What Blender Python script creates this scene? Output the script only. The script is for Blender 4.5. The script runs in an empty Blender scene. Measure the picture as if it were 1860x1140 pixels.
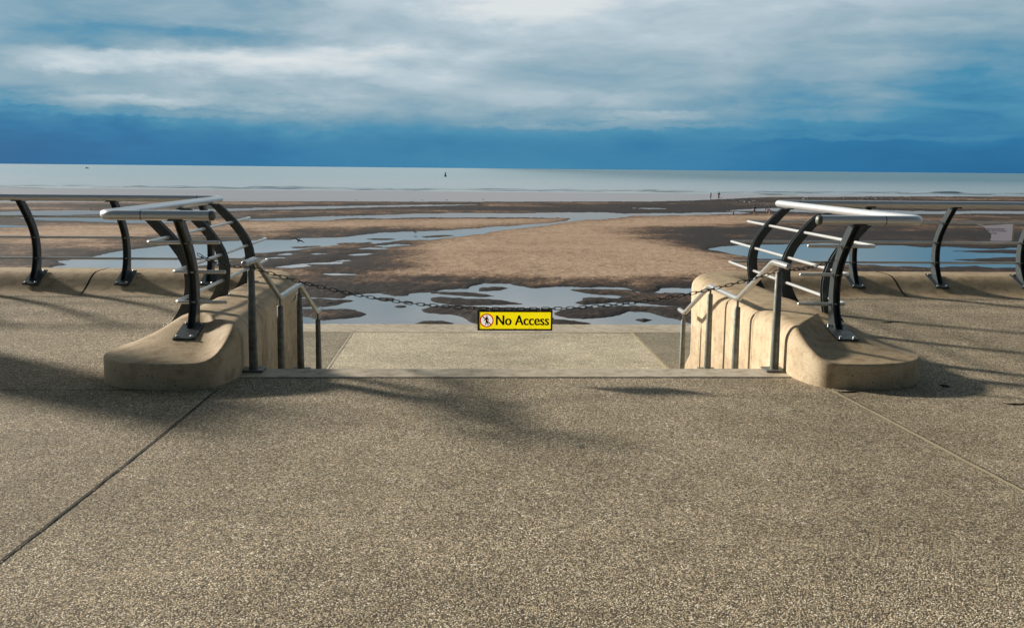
# Seafront promenade with railed steps down to a tidal beach.  Blender 4.5, self-contained.
import bpy, bmesh, math, random
import numpy as np
from mathutils import Vector, Matrix

random.seed(7)
S = bpy.context.scene
COL = S.collection
rad = math.radians

# ------------------------------------------------------------------ camera
H = 1.6
cam = bpy.data.cameras.new('camera')
cam.sensor_width = 36.0
cam.lens = 1760.0 / 1860.0 * 36.0
cam.clip_start = 0.05
cam.clip_end = 60000.0
cam_o = bpy.data.objects.new('camera', cam)
COL.objects.link(cam_o)
_p, _r, _y = math.atan(266.5 / 1760.0), rad(0.55), rad(2.7)
_f = Vector((math.sin(_y) * math.cos(_p), math.cos(_y) * math.cos(_p), -math.sin(_p)))
_r0 = Vector((math.cos(_y), -math.sin(_y), 0))
_u0 = _r0.cross(_f)
_rt = _r0 * math.cos(_r) + _u0 * math.sin(_r)
_up = _rt.cross(_f)
m = Matrix((_rt, _up, -_f)).transposed().to_4x4()
m.translation = Vector((0, 0, H))
cam_o.matrix_world = m
S.camera = cam_o

# ------------------------------------------------------------------ exposure
S.view_settings.view_transform = 'Standard'
S.view_settings.look = 'None'
S.view_settings.gamma = 1.0
S.view_settings.exposure = 0.35
S.render.film_transparent = False

# ------------------------------------------------------------------ sun
SUN_EL = 20.2
TO_SUN = Vector((-0.84, 0.545, 0)).normalized()
sd = Vector((TO_SUN.x * math.cos(rad(SUN_EL)), TO_SUN.y * math.cos(rad(SUN_EL)), math.sin(rad(SUN_EL))))
sun = bpy.data.lights.new('sun', 'SUN')
sun.energy = 5.0
sun.angle = rad(4.2)
sun.color = (1.0, 0.925, 0.81)
sun_o = bpy.data.objects.new('sun', sun)
sun_o.rotation_euler = sd.to_track_quat('Z', 'Y').to_euler()
sun_o.location = (-20, 20, 30)
COL.objects.link(sun_o)

# ------------------------------------------------------------------ node helper
def srgb(r, g, b):
    def f(c):
        c /= 255.0
        return c / 12.92 if c <= 0.04045 else ((c + 0.055) / 1.055) ** 2.4
    return (f(r), f(g), f(b), 1.0)

class NT:
    def __init__(self, tree):
        self.t = tree
        tree.nodes.clear()
    def n(self, typ, **kw):
        nd = self.t.nodes.new(typ)
        ins = kw.pop('ins', {})
        for k, v in kw.items():
            setattr(nd, k, v)
        for k, v in ins.items():
            self.put(nd.inputs[k], v)
        return nd
    def put(self, sock, v):
        if isinstance(v, bpy.types.NodeSocket):
            self.t.links.new(v, sock)
        else:
            sock.default_value = v
    def math(self, op, a, b=None, c=None, clamp=False):
        nd = self.t.nodes.new('ShaderNodeMath')
        nd.operation = op
        nd.use_clamp = clamp
        self.put(nd.inputs[0], a)
        if b is not None: self.put(nd.inputs[1], b)
        if c is not None: self.put(nd.inputs[2], c)
        return nd.outputs[0]
    def ramp(self, fac, stops, interp='LINEAR'):
        nd = self.t.nodes.new('ShaderNodeValToRGB')
        cr = nd.color_ramp
        cr.interpolation = interp
        while len(cr.elements) < len(stops):
            cr.elements.new(0.5)
        for e, (p, c) in zip(cr.elements, stops):
            e.position = p
            e.color = c if len(c) == 4 else (*c, 1)
        self.put(nd.inputs[0], fac)
        return nd.outputs[0]
    def maprange(self, v, a, b, c=0.0, d=1.0, smooth=False):
        nd = self.t.nodes.new('ShaderNodeMapRange')
        if smooth: nd.interpolation_type = 'SMOOTHSTEP'
        for i, x in enumerate((v, a, b, c, d)):
            self.put(nd.inputs[i], x)
        return nd.outputs[0]
    def noise(self, vec, scale, detail=4, rough=0.55, dist=0.0):
        nd = self.n('ShaderNodeTexNoise', ins={'Scale': scale, 'Detail': detail, 'Roughness': rough, 'Distortion': dist})
        if vec is not None: self.put(nd.inputs['Vector'], vec)
        return nd.outputs['Fac']
    def mapping(self, vec, scale=(1, 1, 1), rot=(0, 0, 0), loc=(0, 0, 0)):
        nd = self.n('ShaderNodeMapping', ins={'Scale': scale, 'Rotation': rot, 'Location': loc})
        self.put(nd.inputs['Vector'], vec)
        return nd.outputs[0]
    def mix(self, fac, a, b, mode='MIX'):
        nd = self.t.nodes.new('ShaderNodeMix')
        nd.data_type = 'RGBA'
        nd.blend_type = mode
        nd.clamp_factor = True
        self.put(nd.inputs[0], fac)
        self.put(nd.inputs[6], a)
        self.put(nd.inputs[7], b)
        return nd.outputs[2]

# ------------------------------------------------------------------ sky (world)
world = bpy.data.worlds.new('World')
S.world = world
world.use_nodes = True
w = NT(world.node_tree)
tc = w.n('ShaderNodeTexCoord')
sep = w.n('ShaderNodeSeparateXYZ', ins={0: tc.outputs['Generated']})
DEG = 57.29578
el = w.math('MULTIPLY', w.math('ARCSINE', sep.outputs[2]), DEG)
az = w.math('MULTIPLY', w.math('ARCTAN2', sep.outputs[0], sep.outputs[1]), DEG)
comb = w.n('ShaderNodeCombineXYZ', ins={0: w.math('MULTIPLY', az, 0.32), 1: el, 2: 0.0}).outputs[0]
# the layers of cloud wander up and down
wob1 = w.math('SUBTRACT', w.noise(comb, 0.32, 5, 0.6), 0.5)
wob2 = w.math('SUBTRACT', w.noise(w.mapping(comb, loc=(31, 7, 2)), 0.9, 5, 0.62), 0.5)
lift = w.math('MINIMUM', w.math('MAXIMUM', w.math('MULTIPLY', el, 0.45), 0.12), 1.6)
elw = w.math('ADD', el, w.math('MULTIPLY', lift, w.math('ADD', w.math('MULTIPLY', wob1, 2.0), w.math('MULTIPLY', wob2, 1.1))))
azw = w.math('ADD', az, w.math('MULTIPLY', wob2, 9.0))
wob3 = w.math('SUBTRACT', w.noise(w.mapping(comb, loc=(5, 17, 2)), 2.4, 5, 0.6), 0.5)
ell = w.math('ADD', el, w.math('ADD', w.math('MULTIPLY', wob2, 1.0), w.math('MULTIPLY', wob3, 0.75)))
azl = w.math('ADD', az, w.math('ADD', w.math('MULTIPLY', wob1, 7.0), w.math('MULTIPLY', wob3, 3.0)))
fac = w.maprange(elw, 0.0, 12.0)
EL = [0.0, 1.1, 1.9, 3.0, 3.9, 4.9, 5.9, 6.7, 7.6, 9.2, 12.0]
SKY = {  # azimuth: how bright the cloud is at each elevation
    -24.8: [.06, .05, .12, .30, .58, .46, .60, .45, .44, .50, .55],
    -13.9: [.12, .14, .18, .40, .64, .60, .88, .52, .50, .54, .60],
    -6.3:  [.20, .20, .24, .58, .64, .68, .86, .78, .66, .76, .84],
    2.6:   [.25, .20, .24, .52, .64, .60, .68, .68, .78, .96, 1.0],
    12.7:  [.20, .18, .22, .48, .58, .60, .62, .66, .72, .82, .90],
    20.2:  [.12, .12, .20, .34, .42, .50, .54, .60, .66, .70, .80],
    28.4:  [.06, .10, .16, .24, .28, .33, .40, .45, .50, .58, .70],
}
keys = sorted(SKY)
ramps = []
for k in keys:
    ramps.append(w.ramp(fac, [(e / 12.0, (v, v, v, 1)) for e, v in zip(EL, SKY[k])], 'B_SPLINE'))
b = ramps[0]
for i in range(1, len(keys)):
    t = w.maprange(azw, keys[i - 1], keys[i], smooth=True)
    b = w.mix(t, b, ramps[i])
bright = w.n('ShaderNodeSeparateColor', ins={0: b}).outputs[0]
tex1 = w.math('SUBTRACT', w.noise(w.mapping(comb, scale=(0.9, 1.15, 1), loc=(3, 1, 0)), 0.5, 6, 0.5, 0.6), 0.5)
tex2 = w.math('SUBTRACT', w.noise(w.mapping(comb, scale=(1.0, 1.35, 1), loc=(13, 5, 0)), 1.5, 5, 0.55, 0.6), 0.5)
amp = w.maprange(el, 0.4, 4.0, 0.16, 1.0)
tex = w.math('MULTIPLY', amp, w.math('ADD', w.math('MULTIPLY', tex1, 0.46), w.math('MULTIPLY', tex2, 0.13)))
bright = w.math('ADD', bright, tex)
# separate banks of cloud, lit and shaded: azimuth, elevation, half-widths, strength
BANKS_OF_CLOUD = [
    (-11.11, 5.59, 5.81, 0.77, 0.18),
    (-20.49, 5.34, 3.55, 0.65, 0.22),
    (-20.59, 3.30, 5.48, 0.42, 0.16),
    (-12.96, 3.42, 6.45, 0.45, 0.10),
    (-23.34, 5.61, 2.26, 0.65, -0.12),
    (-15.74, 6.66, 9.03, 0.71, -0.16),
    (3.16, 8.99, 4.84, 0.97, 0.10),
    (-4.07, 5.02, 4.84, 0.58, 0.08),
    (10.52, 2.93, 2.58, 0.35, 0.14),
    (6.40, 3.91, 6.13, 0.48, 0.08),
    (12.68, 3.67, 2.90, 0.42, -0.10),
    (18.69, 4.33, 5.48, 0.58, -0.08),
    (24.16, 7.50, 4.52, 0.45, 0.08),
    (26.16, 5.70, 4.19, 0.42, 0.07),
    (23.14, 1.78, 7.10, 0.19, 0.06),
    (7.38, 2.42, 8.39, 0.19, 0.09),
    (1.13, 6.33, 2.26, 0.45, 0.08),
    (-6.54, 6.33, 4.52, 0.32, 0.10),
    (20.22, 2.98, 4.52, 0.32, 0.07),
    (-18.16, 2.71, 6.45, 0.19, 0.10),
]
for a0, e0, ra, re_, s_ in BANKS_OF_CLOUD:
    da = w.math('MULTIPLY', w.math('SUBTRACT', azl, a0), 1.0 / ra)
    de = w.math('MULTIPLY', w.math('SUBTRACT', ell, e0), 1.0 / re_)
    r2 = w.math('ADD', w.math('MULTIPLY', da, da), w.math('MULTIPLY', de, de))
    bright = w.math('MULTIPLY_ADD', w.maprange(r2, 0.0, 1.7, 1.0, 0.0, True), s_, bright)
# veil of bright cloud round the hidden sun
sdv = w.n('ShaderNodeVectorMath', operation='DOT_PRODUCT', ins={0: tc.outputs['Generated'], 1: tuple(sd)}).outputs['Value']
glow = w.maprange(sdv, 0.80, 1.0, 0.0, 1.0, smooth=True)
cloud = w.ramp(bright, [
    (0.00, srgb(34, 92, 142)), (0.14, srgb(46, 118, 164)), (0.28, srgb(74, 142, 176)), (0.45, srgb(122, 161, 182)),
    (0.62, srgb(156, 181, 194)), (0.80, srgb(186, 203, 213)), (1.00, srgb(222, 228, 230))])
cloud = w.mix(w.math('MULTIPLY', glow, 0.8), cloud, (1.5, 1.42, 1.3, 1))
skyt = w.n('ShaderNodeTexSky', sky_type='NISHITA', sun_disc=False, sun_elevation=rad(SUN_EL),
           sun_rotation=math.atan2(TO_SUN.x, TO_SUN.y), altitude=10.0, air_density=1.0, dust_density=1.0, ozone_density=1.5)
bg_sky = w.n('ShaderNodeBackground', ins={'Color': skyt.outputs[0], 'Strength': 0.05})
# the sky inland, behind the seafront, is dimmed to cut the fill light
inland = w.maprange(sep.outputs[1], -0.1, 0.62, 0.22, 1.0, smooth=True)
high = w.maprange(el, 12.0, 45.0, 1.0, 0.62, smooth=True)
bg_cloud = w.n('ShaderNodeBackground', ins={'Color': cloud, 'Strength': w.math('MULTIPLY', w.math('MULTIPLY', inland, high), 0.785)})
mixw = w.n('ShaderNodeMixShader', ins={0: w.maprange(el, 8.0, 30.0, 0.97, 0.80)})
w.t.links.new(bg_sky.outputs[0], mixw.inputs[1])
w.t.links.new(bg_cloud.outputs[0], mixw.inputs[2])
wo = w.n('ShaderNodeOutputWorld')
w.t.links.new(mixw.outputs[0], wo.inputs[0])

# ------------------------------------------------------------------ object helpers
def tag(o, label=None, cat=None, group=None, kind=None):
    if label: o['label'] = label
    if cat: o['category'] = cat
    if group: o['group'] = group
    if kind: o['kind'] = kind
    return o

def empty(name, loc, label, cat, group=None):
    o = bpy.data.objects.new(name, None)
    o.empty_display_size = 0.1
    o.location = loc
    COL.objects.link(o)
    return tag(o, label, cat, group)

def mesh_obj(name, verts, faces, mat, parent=None, origin=(0, 0, 0), smooth=False, angle=None):
    me = bpy.data.meshes.new(name)
    ox = Vector(origin)
    me.from_pydata([tuple(Vector(v) - ox) for v in verts], [], faces)
    me.update()
    return finish(name, me, mat, parent, origin, smooth, angle)

def finish(name, me, mat, parent=None, origin=(0, 0, 0), smooth=False, angle=None):
    o = bpy.data.objects.new(name, me)
    COL.objects.link(o)
    for mt in (mat if isinstance(mat, (list, tuple)) else [mat]):
        if mt: me.materials.append(mt)
    if smooth:
        me.polygons.foreach_set('use_smooth', [True] * len(me.polygons))
        if angle is not None:
            me.set_sharp_from_angle(angle=rad(angle))
    if parent:
        o.parent = parent
        o.location = Vector(origin) - Vector(parent_world(parent))
    else:
        o.location = origin
    return o

def parent_world(p):
    v = Vector(p.location)
    while p.parent:
        p = p.parent
        v = v + Vector(p.location)
    return v

def bm_obj(name, bm, mat, parent=None, origin=(0, 0, 0), smooth=False, angle=None):
    bmesh.ops.recalc_face_normals(bm, faces=bm.faces)
    me = bpy.data.meshes.new(name)
    bm.to_mesh(me)
    bm.free()
    me.transform(Matrix.Translation(-Vector(origin)))
    return finish(name, me, mat, parent, origin, smooth, angle)

def rounded(pts, r, n=5):
    """replace the corners of a polyline by arcs"""
    out = [Vector(pts[0])]
    for i in range(1, len(pts) - 1):
        a, b, c = Vector(pts[i - 1]), Vector(pts[i]), Vector(pts[i + 1])
        d1, d2 = (a - b), (c - b)
        rr = min(r, d1.length * 0.49, d2.length * 0.49)
        p, q = b + d1.normalized() * rr, b + d2.normalized() * rr
        for k in range(n + 1):
            t = k / n
            out.append(p * (1 - t) ** 2 + b * 2 * t * (1 - t) + q * t * t)
    out.append(Vector(pts[-1]))
    return out

def add_tube(bm, pts, r, seg=12, dome=0.0, closed=False):
    pts = [Vector(p) for p in pts]
    rr = r if isinstance(r, (list, tuple)) else [r] * len(pts)
    n = len(pts)
    if closed:
        tan = [(pts[(i + 1) % n] - pts[i - 1]).normalized() for i in range(n)]
    else:
        tan = [(pts[min(i + 1, n - 1)] - pts[max(i - 1, 0)]).normalized() for i in range(n)]
    ref = Vector((0, 0, 1)) if abs(tan[0].z) < 0.9 else Vector((1, 0, 0))
    nx = tan[0].cross(ref).normalized()
    rings = []
    if dome and not closed:
        extra = []
        for k in range(4, 0, -1):
            a = k / 4 * math.pi / 2 * 0.96
            extra.append((pts[0] - tan[0] * dome * math.sin(a), rr[0] * math.cos(a), tan[0]))
        tail = []
        for k in range(1, 5):
            a = k / 4 * math.pi / 2 * 0.96
            tail.append((pts[-1] + tan[-1] * dome * math.sin(a), rr[-1] * math.cos(a), tan[-1]))
        seq = extra + list(zip(pts, rr, tan)) + tail
    else:
        seq = list(zip(pts, rr, tan))
    for p, ra, t in seq:
        nx = (nx - t * nx.dot(t)).normalized()
        ny = t.cross(nx)
        rings.append([bm.verts.new(p + (nx * math.cos(2 * math.pi * k / seg) + ny * math.sin(2 * math.pi * k / seg)) * ra) for k in range(seg)])
    m_ = len(rings)
    for i in range(m_ if closed else m_ - 1):
        A, B = rings[i], rings[(i + 1) % m_]
        for k in range(seg):
            bm.faces.new((A[k], A[(k + 1) % seg], B[(k + 1) % seg], B[k]))
    if not closed:
        bm.faces.new(rings[0][::-1])
        bm.faces.new(rings[-1])

def add_box(bm, lo, hi, bevel=0.0, mat=None):
    x0, y0, z0 = lo
    x1, y1, z1 = hi
    vs = [bm.verts.new(v) for v in ((x0, y0, z0), (x1, y0, z0), (x1, y1, z0), (x0, y1, z0), (x0, y0, z1), (x1, y0, z1), (x1, y1, z1), (x0, y1, z1))]
    if mat is not None:
        for v in vs: v.co = mat @ v.co
    fs = [bm.faces.new([vs[i] for i in q]) for q in ((0, 3, 2, 1), (4, 5, 6, 7), (0, 1, 5, 4), (1, 2, 6, 5), (2, 3, 7, 6), (3, 0, 4, 7))]
    if bevel:
        es = list({e for f in fs for e in f.edges})
        bmesh.ops.bevel(bm, geom=es, offset=bevel, segments=2, affect='EDGES', clamp_overlap=True)

def add_prism(bm, poly, y0, y1, xf):
    """extrude a closed polygon given as (s, z) between y0 and y1; xf maps (s, y, z) to a point"""
    a = [bm.verts.new(xf(s, y0, z)) for s, z in poly]
    b_ = [bm.verts.new(xf(s, y1, z)) for s, z in poly]
    n = len(poly)
    bm.faces.new(a[::-1])
    bm.faces.new(b_)
    for i in range(n):
        bm.faces.new((a[i], a[(i + 1) % n], b_[(i + 1) % n], b_[i]))

# ------------------------------------------------------------------ materials
def new_mat(name):
    mt = bpy.data.materials.new(name)
    mt.use_nodes = True
    nt = NT(mt.node_tree)
    out = nt.n('ShaderNodeOutputMaterial')
    pb = nt.n('ShaderNodeBsdfPrincipled')
    nt.t.links.new(pb.outputs[0], out.inputs[0])
    return mt, nt, pb

def bump(nt, pb, height, strength, dist, chain=None):
    nd = nt.n('ShaderNodeBump', ins={'Strength': strength, 'Distance': dist, 'Height': height})
    if chain is not None: nt.put(nd.inputs['Normal'], chain)
    nt.t.links.new(nd.outputs[0], pb.inputs['Normal'])
    return nd.outputs[0]

def mat_aggregate(name, tint=(1, 1, 1), dark=0.0, scale=144.0, gapm=0.88):
    mt, nt, pb = new_mat(name)
    geo = nt.n('ShaderNodeNewGeometry')
    P = geo.outputs['Position']
    wv = nt.n('ShaderNodeTexNoise', ins={'Scale': 60.0, 'Detail': 2.0, 'Vector': P})
    Pw = nt.n('ShaderNodeVectorMath', operation='MULTIPLY_ADD', ins={0: wv.outputs['Color'], 1: (0.008, 0.008, 0.0), 2: P}).outputs[0]
    vo = nt.n('ShaderNodeTexVoronoi', feature='F1', ins={'Scale': scale, 'Vector': Pw})
    vb = nt.n('ShaderNodeTexVoronoi', feature='F1', ins={'Scale': scale * 0.47, 'Vector': Pw})
    rnd = nt.n('ShaderNodeSeparateColor', ins={0: vo.outputs['Color']})
    rnb = nt.n('ShaderNodeSeparateColor', ins={0: vb.outputs['Color']})
    stone = nt.ramp(rnd.outputs[0], [(0.0, srgb(66, 60, 52)), (0.13, srgb(112, 102, 86)), (0.30, srgb(150, 132, 112)), (0.5, srgb(146, 140, 116)), (0.66, srgb(176, 160, 134)),
                                     (0.82, srgb(188, 172, 144)), (0.94, srgb(206, 196, 176)), (1.0, srgb(226, 220, 206))])
    big = nt.ramp(rnb.outputs[1], [(0.0, srgb(92, 82, 68)), (0.4, srgb(150, 134, 108)), (0.8, srgb(184, 168, 140)), (1.0, srgb(222, 214, 200))])
    stone = nt.mix(nt.math('GREATER_THAN', rnb.outputs[0], 0.86), stone, big)
    gap = nt.maprange(vo.outputs['Distance'], 0.40, 0.64, smooth=True)
    stone = nt.mix(nt.math('MULTIPLY', gap, gapm), stone, srgb(66, 57, 45))
    # worn, damp and algae-stained patches
    n1 = nt.noise(P, 0.55, 5, 0.6)
    n2 = nt.noise(P, 2.6, 5, 0.65)
    st = nt.maprange(nt.math('ADD', nt.math('MULTIPLY', n1, 0.7), nt.math('MULTIPLY', n2, 0.45)), 0.46, 0.74, smooth=True)
    stone = nt.mix(nt.math('MULTIPLY', st, 0.45), stone, nt.mix(1.0, stone, srgb(150, 152, 138), 'MULTIPLY'))
    n3 = nt.noise(P, 11.0, 4, 0.6)
    stone = nt.mix(nt.maprange(n3, 0.58, 0.76, 0, 0.45, True), stone, nt.mix(1.0, stone, srgb(160, 150, 140), 'MULTIPLY'))
    # trodden-in spots, damp tide marks and drifts of blown sand
    gv = nt.n('ShaderNodeTexVoronoi', feature='F1', ins={'Scale': 2.3, 'Vector': Pw})
    gs = nt.n('ShaderNodeSeparateColor', ins={0: gv.outputs['Color']})
    spot = nt.math('LESS_THAN', gv.outputs['Distance'], nt.math('MULTIPLY', gs.outputs[0], 0.055))
    stone = nt.mix(nt.math('MULTIPLY', spot, 0.55), stone, nt.mix(nt.math('GREATER_THAN', gs.outputs[1], 0.6), srgb(62, 56, 48), srgb(176, 168, 150)))
    n4 = nt.noise(nt.mapping(P, scale=(0.8, 1.6, 1), loc=(4, 9, 0)), 0.9, 6, 0.7, 0.5)
    stone = nt.mix(nt.maprange(n4, 0.55, 0.75, 0, 0.28, True), stone, nt.mix(1.0, stone, srgb(168, 164, 154), 'MULTIPLY'))
    stone = nt.mix(nt.maprange(n4, 0.44, 0.28, 0, 0.18, True), stone, srgb(176, 160, 132))
    if dark:
        stone = nt.mix(dark, stone, srgb(70, 68, 58))
    stone = nt.mix(1.0, stone, (*tint, 1), 'MULTIPLY')
    nt.put(pb.inputs['Base Color'], stone)
    pb.inputs['Roughness'].default_value = 0.8
    pb.inputs['Specular IOR Level'].default_value = 0.3
    h = nt.math('SUBTRACT', 1.0, nt.math('MULTIPLY', vo.outputs['Distance'], 1.3))
    h = nt.math('ADD', h, nt.math('MULTIPLY', rnd.outputs[1], 0.5))
    bump(nt, pb, h, 1.0, 0.007)
    return mt

def mat_concrete(name, base, stain, pores=True, rough=0.75):
    mt, nt, pb = new_mat(name)
    geo = nt.n('ShaderNodeNewGeometry')
    P = geo.outputs['Position']
    n1 = nt.noise(P, 1.3, 6, 0.62, 0.3)
    n2 = nt.noise(P, 9.0, 6, 0.65)
    n3 = nt.noise(P, 140.0, 3, 0.6)
    c = nt.mix(nt.maprange(n1, 0.36, 0.68, 0, 1, True), srgb(*base), srgb(*stain))
    c = nt.mix(nt.maprange(n2, 0.46, 0.72, 0, 0.65, True), c, nt.mix(1.0, c, srgb(196, 186, 172), 'MULTIPLY'))
    c = nt.mix(nt.maprange(n3, 0.40, 0.64, 0, 0.55, True), c, nt.mix(1.0, c, srgb(190, 180, 168), 'MULTIPLY'))
    # streaks where rain runs down the faces
    drip = nt.noise(nt.mapping(P, scale=(7, 7, 0.55)), 1.6, 5, 0.65)
    wall = nt.math('SUBTRACT', 1.0, nt.math('ABSOLUTE', nt.n('ShaderNodeSeparateXYZ', ins={0: geo.outputs['Normal']}).outputs[2]))
    c = nt.mix(nt.math('MULTIPLY', wall, nt.maprange(drip, 0.54, 0.76, 0, 0.25, True)), c, nt.mix(1.0, c, srgb(170, 150, 128), 'MULTIPLY'))
    hz = nt.n('ShaderNodeSeparateXYZ', ins={0: P}).outputs[2]
    blot = nt.noise(nt.mapping(P, scale=(1, 1, 1.6), loc=(2, 5, 1)), 3.2, 6, 0.7, 0.4)
    c = nt.mix(nt.math('MULTIPLY', wall, nt.maprange(nt.math('SUBTRACT', blot, nt.math('MULTIPLY', hz, 0.45)), 0.52, 0.70, 0, 0.30, True)), c, nt.mix(1.0, c, srgb(132, 112, 88), 'MULTIPLY'))
    c = nt.mix(nt.maprange(nt.noise(P, 0.8, 5, 0.7), 0.52, 0.72, 0, 0.5, True), c, nt.mix(1.0, c, srgb(206, 196, 178), 'MULTIPLY'))
    # upward faces are darker, unevenly
    c = nt.mix(nt.math('MULTIPLY', nt.math('SUBTRACT', 1.0, wall), nt.maprange(n2, 0.3, 0.7, 0.55, 0.9)), c, nt.mix(1.0, c, srgb(196, 186, 170), 'MULTIPLY'))
    hgt = nt.math('MULTIPLY', n3, 0.4)
    if pores:
        vo = nt.n('ShaderNodeTexVoronoi', feature='F1', ins={'Scale': 26.0, 'Randomness': 1.0, 'Vector': P})
        sz = nt.n('ShaderNodeSeparateColor', ins={0: vo.outputs['Color']})
        pr = nt.math('MULTIPLY', nt.math('LESS_THAN', vo.outputs['Distance'], nt.math('MULTIPLY', sz.outputs[0], 0.19)), nt.math('GREATER_THAN', sz.outputs[1], 0.58))
        c = nt.mix(nt.math('MULTIPLY', pr, 0.65), c, srgb(60, 46, 32))
        hgt = nt.math('SUBTRACT', hgt, nt.math('MULTIPLY', pr, 0.6))
    nt.put(pb.inputs['Base Color'], c)
    pb.inputs['Roughness'].default_value = rough
    pb.inputs['Specular IOR Level'].default_value = 0.3
    bump(nt, pb, nt.math('ADD', hgt, nt.math('MULTIPLY', n2, 0.6)), 0.5, 0.006)
    return mt

def mat_metal(name, col, metallic, rough, var=0.15, scale=30.0, rust=None):
    mt, nt, pb = new_mat(name)
    P = nt.n('ShaderNodeNewGeometry').outputs['Position']
    n1 = nt.noise(P, scale, 5, 0.6)
    c = nt.mix(nt.maprange(n1, 0.35, 0.7), (*col, 1), tuple(x * (1 - var * 2) for x in col) + (1,))
    if rust:
        n2 = nt.noise(P, 8.0, 6, 0.7)
        c = nt.mix(nt.maprange(n2, 0.60, 0.74, 0, 0.6, True), c, srgb(*rust))
    nt.put(pb.inputs['Base Color'], c)
    pb.inputs['Metallic'].default_value = metallic
    nt.put(pb.inputs['Roughness'], nt.maprange(n1, 0.3, 0.7, rough * (1 - var), min(1.0, rough * (1 + 1.3 * var))))
    if var > 0.11: bump(nt, pb, n1, 0.12, 0.002)
    return mt

def mat_plain(name, col, rough=0.6, metallic=0.0, var=0.12, scale=20.0):
    mt, nt, pb = new_mat(name)
    P = nt.n('ShaderNodeTexCoord').outputs['Object']
    n1 = nt.noise(P, scale, 4, 0.6)
    nt.put(pb.inputs['Base Color'], nt.mix(nt.maprange(n1, 0.35, 0.7), (*col[:3], 1), tuple(x * (1 - var) for x in col[:3]) + (1,)))
    pb.inputs['Roughness'].default_value = rough
    pb.inputs['Metallic'].default_value = metallic
    return mt

M_PAVE = mat_aggregate('exposed aggregate paving', tint=(1.95, 1.91, 1.86))
M_LOWER = mat_aggregate('lower level paving', tint=(2.30, 2.40, 2.46), scale=150.0, gapm=0.4)
M_BLOCK = mat_concrete('cast buff concrete', (218, 200, 170), (200, 180, 150))
M_COPE = mat_concrete('pale coping concrete', (240, 234, 220), (226, 218, 202), pores=False)
M_SEAL = mat_plain('pale joint sealant', srgb(178, 164, 132), 0.8)
M_GAP = mat_plain('dark open joint', srgb(34, 30, 25), 0.95)
M_RAIL = mat_metal('brushed stainless rail', (0.80, 0.80, 0.80), 0.6, 0.34, 0.03, 1.5)
M_BAR = mat_metal('satin steel bar', (0.74, 0.74, 0.72), 0.45, 0.30, 0.04, 2.0)
M_POST = mat_metal('dark blue-green painted steel', (0.060, 0.074, 0.078), 0.3, 0.36, 0.2, 16.0)
M_GALV = mat_metal('weathered galvanised steel', (0.20, 0.21, 0.19), 0.45, 0.52, 0.22, 22.0)
M_HAND = mat_metal('worn steel handrail', (0.52, 0.52, 0.50), 0.7, 0.36, 0.10, 18.0)
M_BOLT = mat_metal('bright bolt', (0.6, 0.62, 0.62), 0.9, 0.3, 0.05)
M_CHAIN = mat_metal('dark rusted chain', (0.036, 0.034, 0.033), 0.6, 0.45, 0.2, 60.0)

# ------------------------------------------------------------------ levels and plan
CX = 0.40                      # centre line of the steps
ZB = -6.2                      # beach / standing water level
Y_STEP = 7.28                  # front of the top coping
Y_BASE = 10.95                 # landward foot of the sea wall upstand
Z_LAND = -0.435
Z_LOW = -0.87

def pav(y):
    t = min(max((y - 7.2) / (Y_BASE - 7.2), 0.0), 1.15)
    return 0.147 * t * (0.55 + 0.45 * min(t, 1.0))

def pav_sheet(name, x0, x1, y0, y1, mat, dx=0.6, dy=0.3, zoff=0.0, bottom=None):
    nx = max(1, int(abs(x1 - x0) / dx))
    ny = max(1, int(abs(y1 - y0) / dy))
    vs, fs = [], []
    for j in range(ny + 1):
        for i in range(nx + 1):
            x, y = x0 + (x1 - x0) * i / nx, y0 + (y1 - y0) * j / ny
            vs.append((x, y, pav(y) + zoff))
    for j in range(ny):
        for i in range(nx):
            a = j * (nx + 1) + i
            fs.append((a, a + 1, a + nx + 2, a + nx + 1))
    return vs, fs

def merge(parts):
    V, F = [], []
    for v, f in parts:
        o = len(V)
        V += v
        F += [tuple(i + o for i in q) for q in f]
    return V, F

# promenade paving: one sheet with the stair well left open
V, F = merge([pav_sheet('', -40, 40, -30, Y_STEP, M_PAVE, 2.0, 0.6),
              pav_sheet('', -40, CX - 2.3, Y_STEP, 11.3, M_PAVE), pav_sheet('', CX + 2.3, 40, Y_STEP, 11.3, M_PAVE)])
prom = mesh_obj('pavement', V, F, M_PAVE)
tag(prom, kind='structure')

def strip(name, pts, wd, mat, z=0.004, wob=0.0):
    vs, fs = [], []
    P_ = [Vector((x, y, 0)) for x, y in pts]
    dense = []
    for a, b_ in zip(P_[:-1], P_[1:]):
        n = max(2, int((b_ - a).length / 0.07))
        dense += [a.lerp(b_, k / n) for k in range(n)]
    dense.append(P_[-1])
    for i, p in enumerate(dense):
        t = (dense[min(i + 1, len(dense) - 1)] - dense[max(i - 1, 0)]).normalized()
        nrm = Vector((-t.y, t.x, 0))
        p = p + nrm * random.uniform(-wob, wob)
        hw = wd * 0.5 * random.uniform(0.75, 1.25)
        for s_ in (-1, 1):
            q = p + nrm * hw * s_
            vs.append((q.x, q.y, pav(q.y) + z))
    for i in range(len(dense) - 1):
        fs.append((2 * i, 2 * i + 2, 2 * i + 3, 2 * i + 1))
    return mesh_obj(name, vs, fs, mat, prom)

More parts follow.
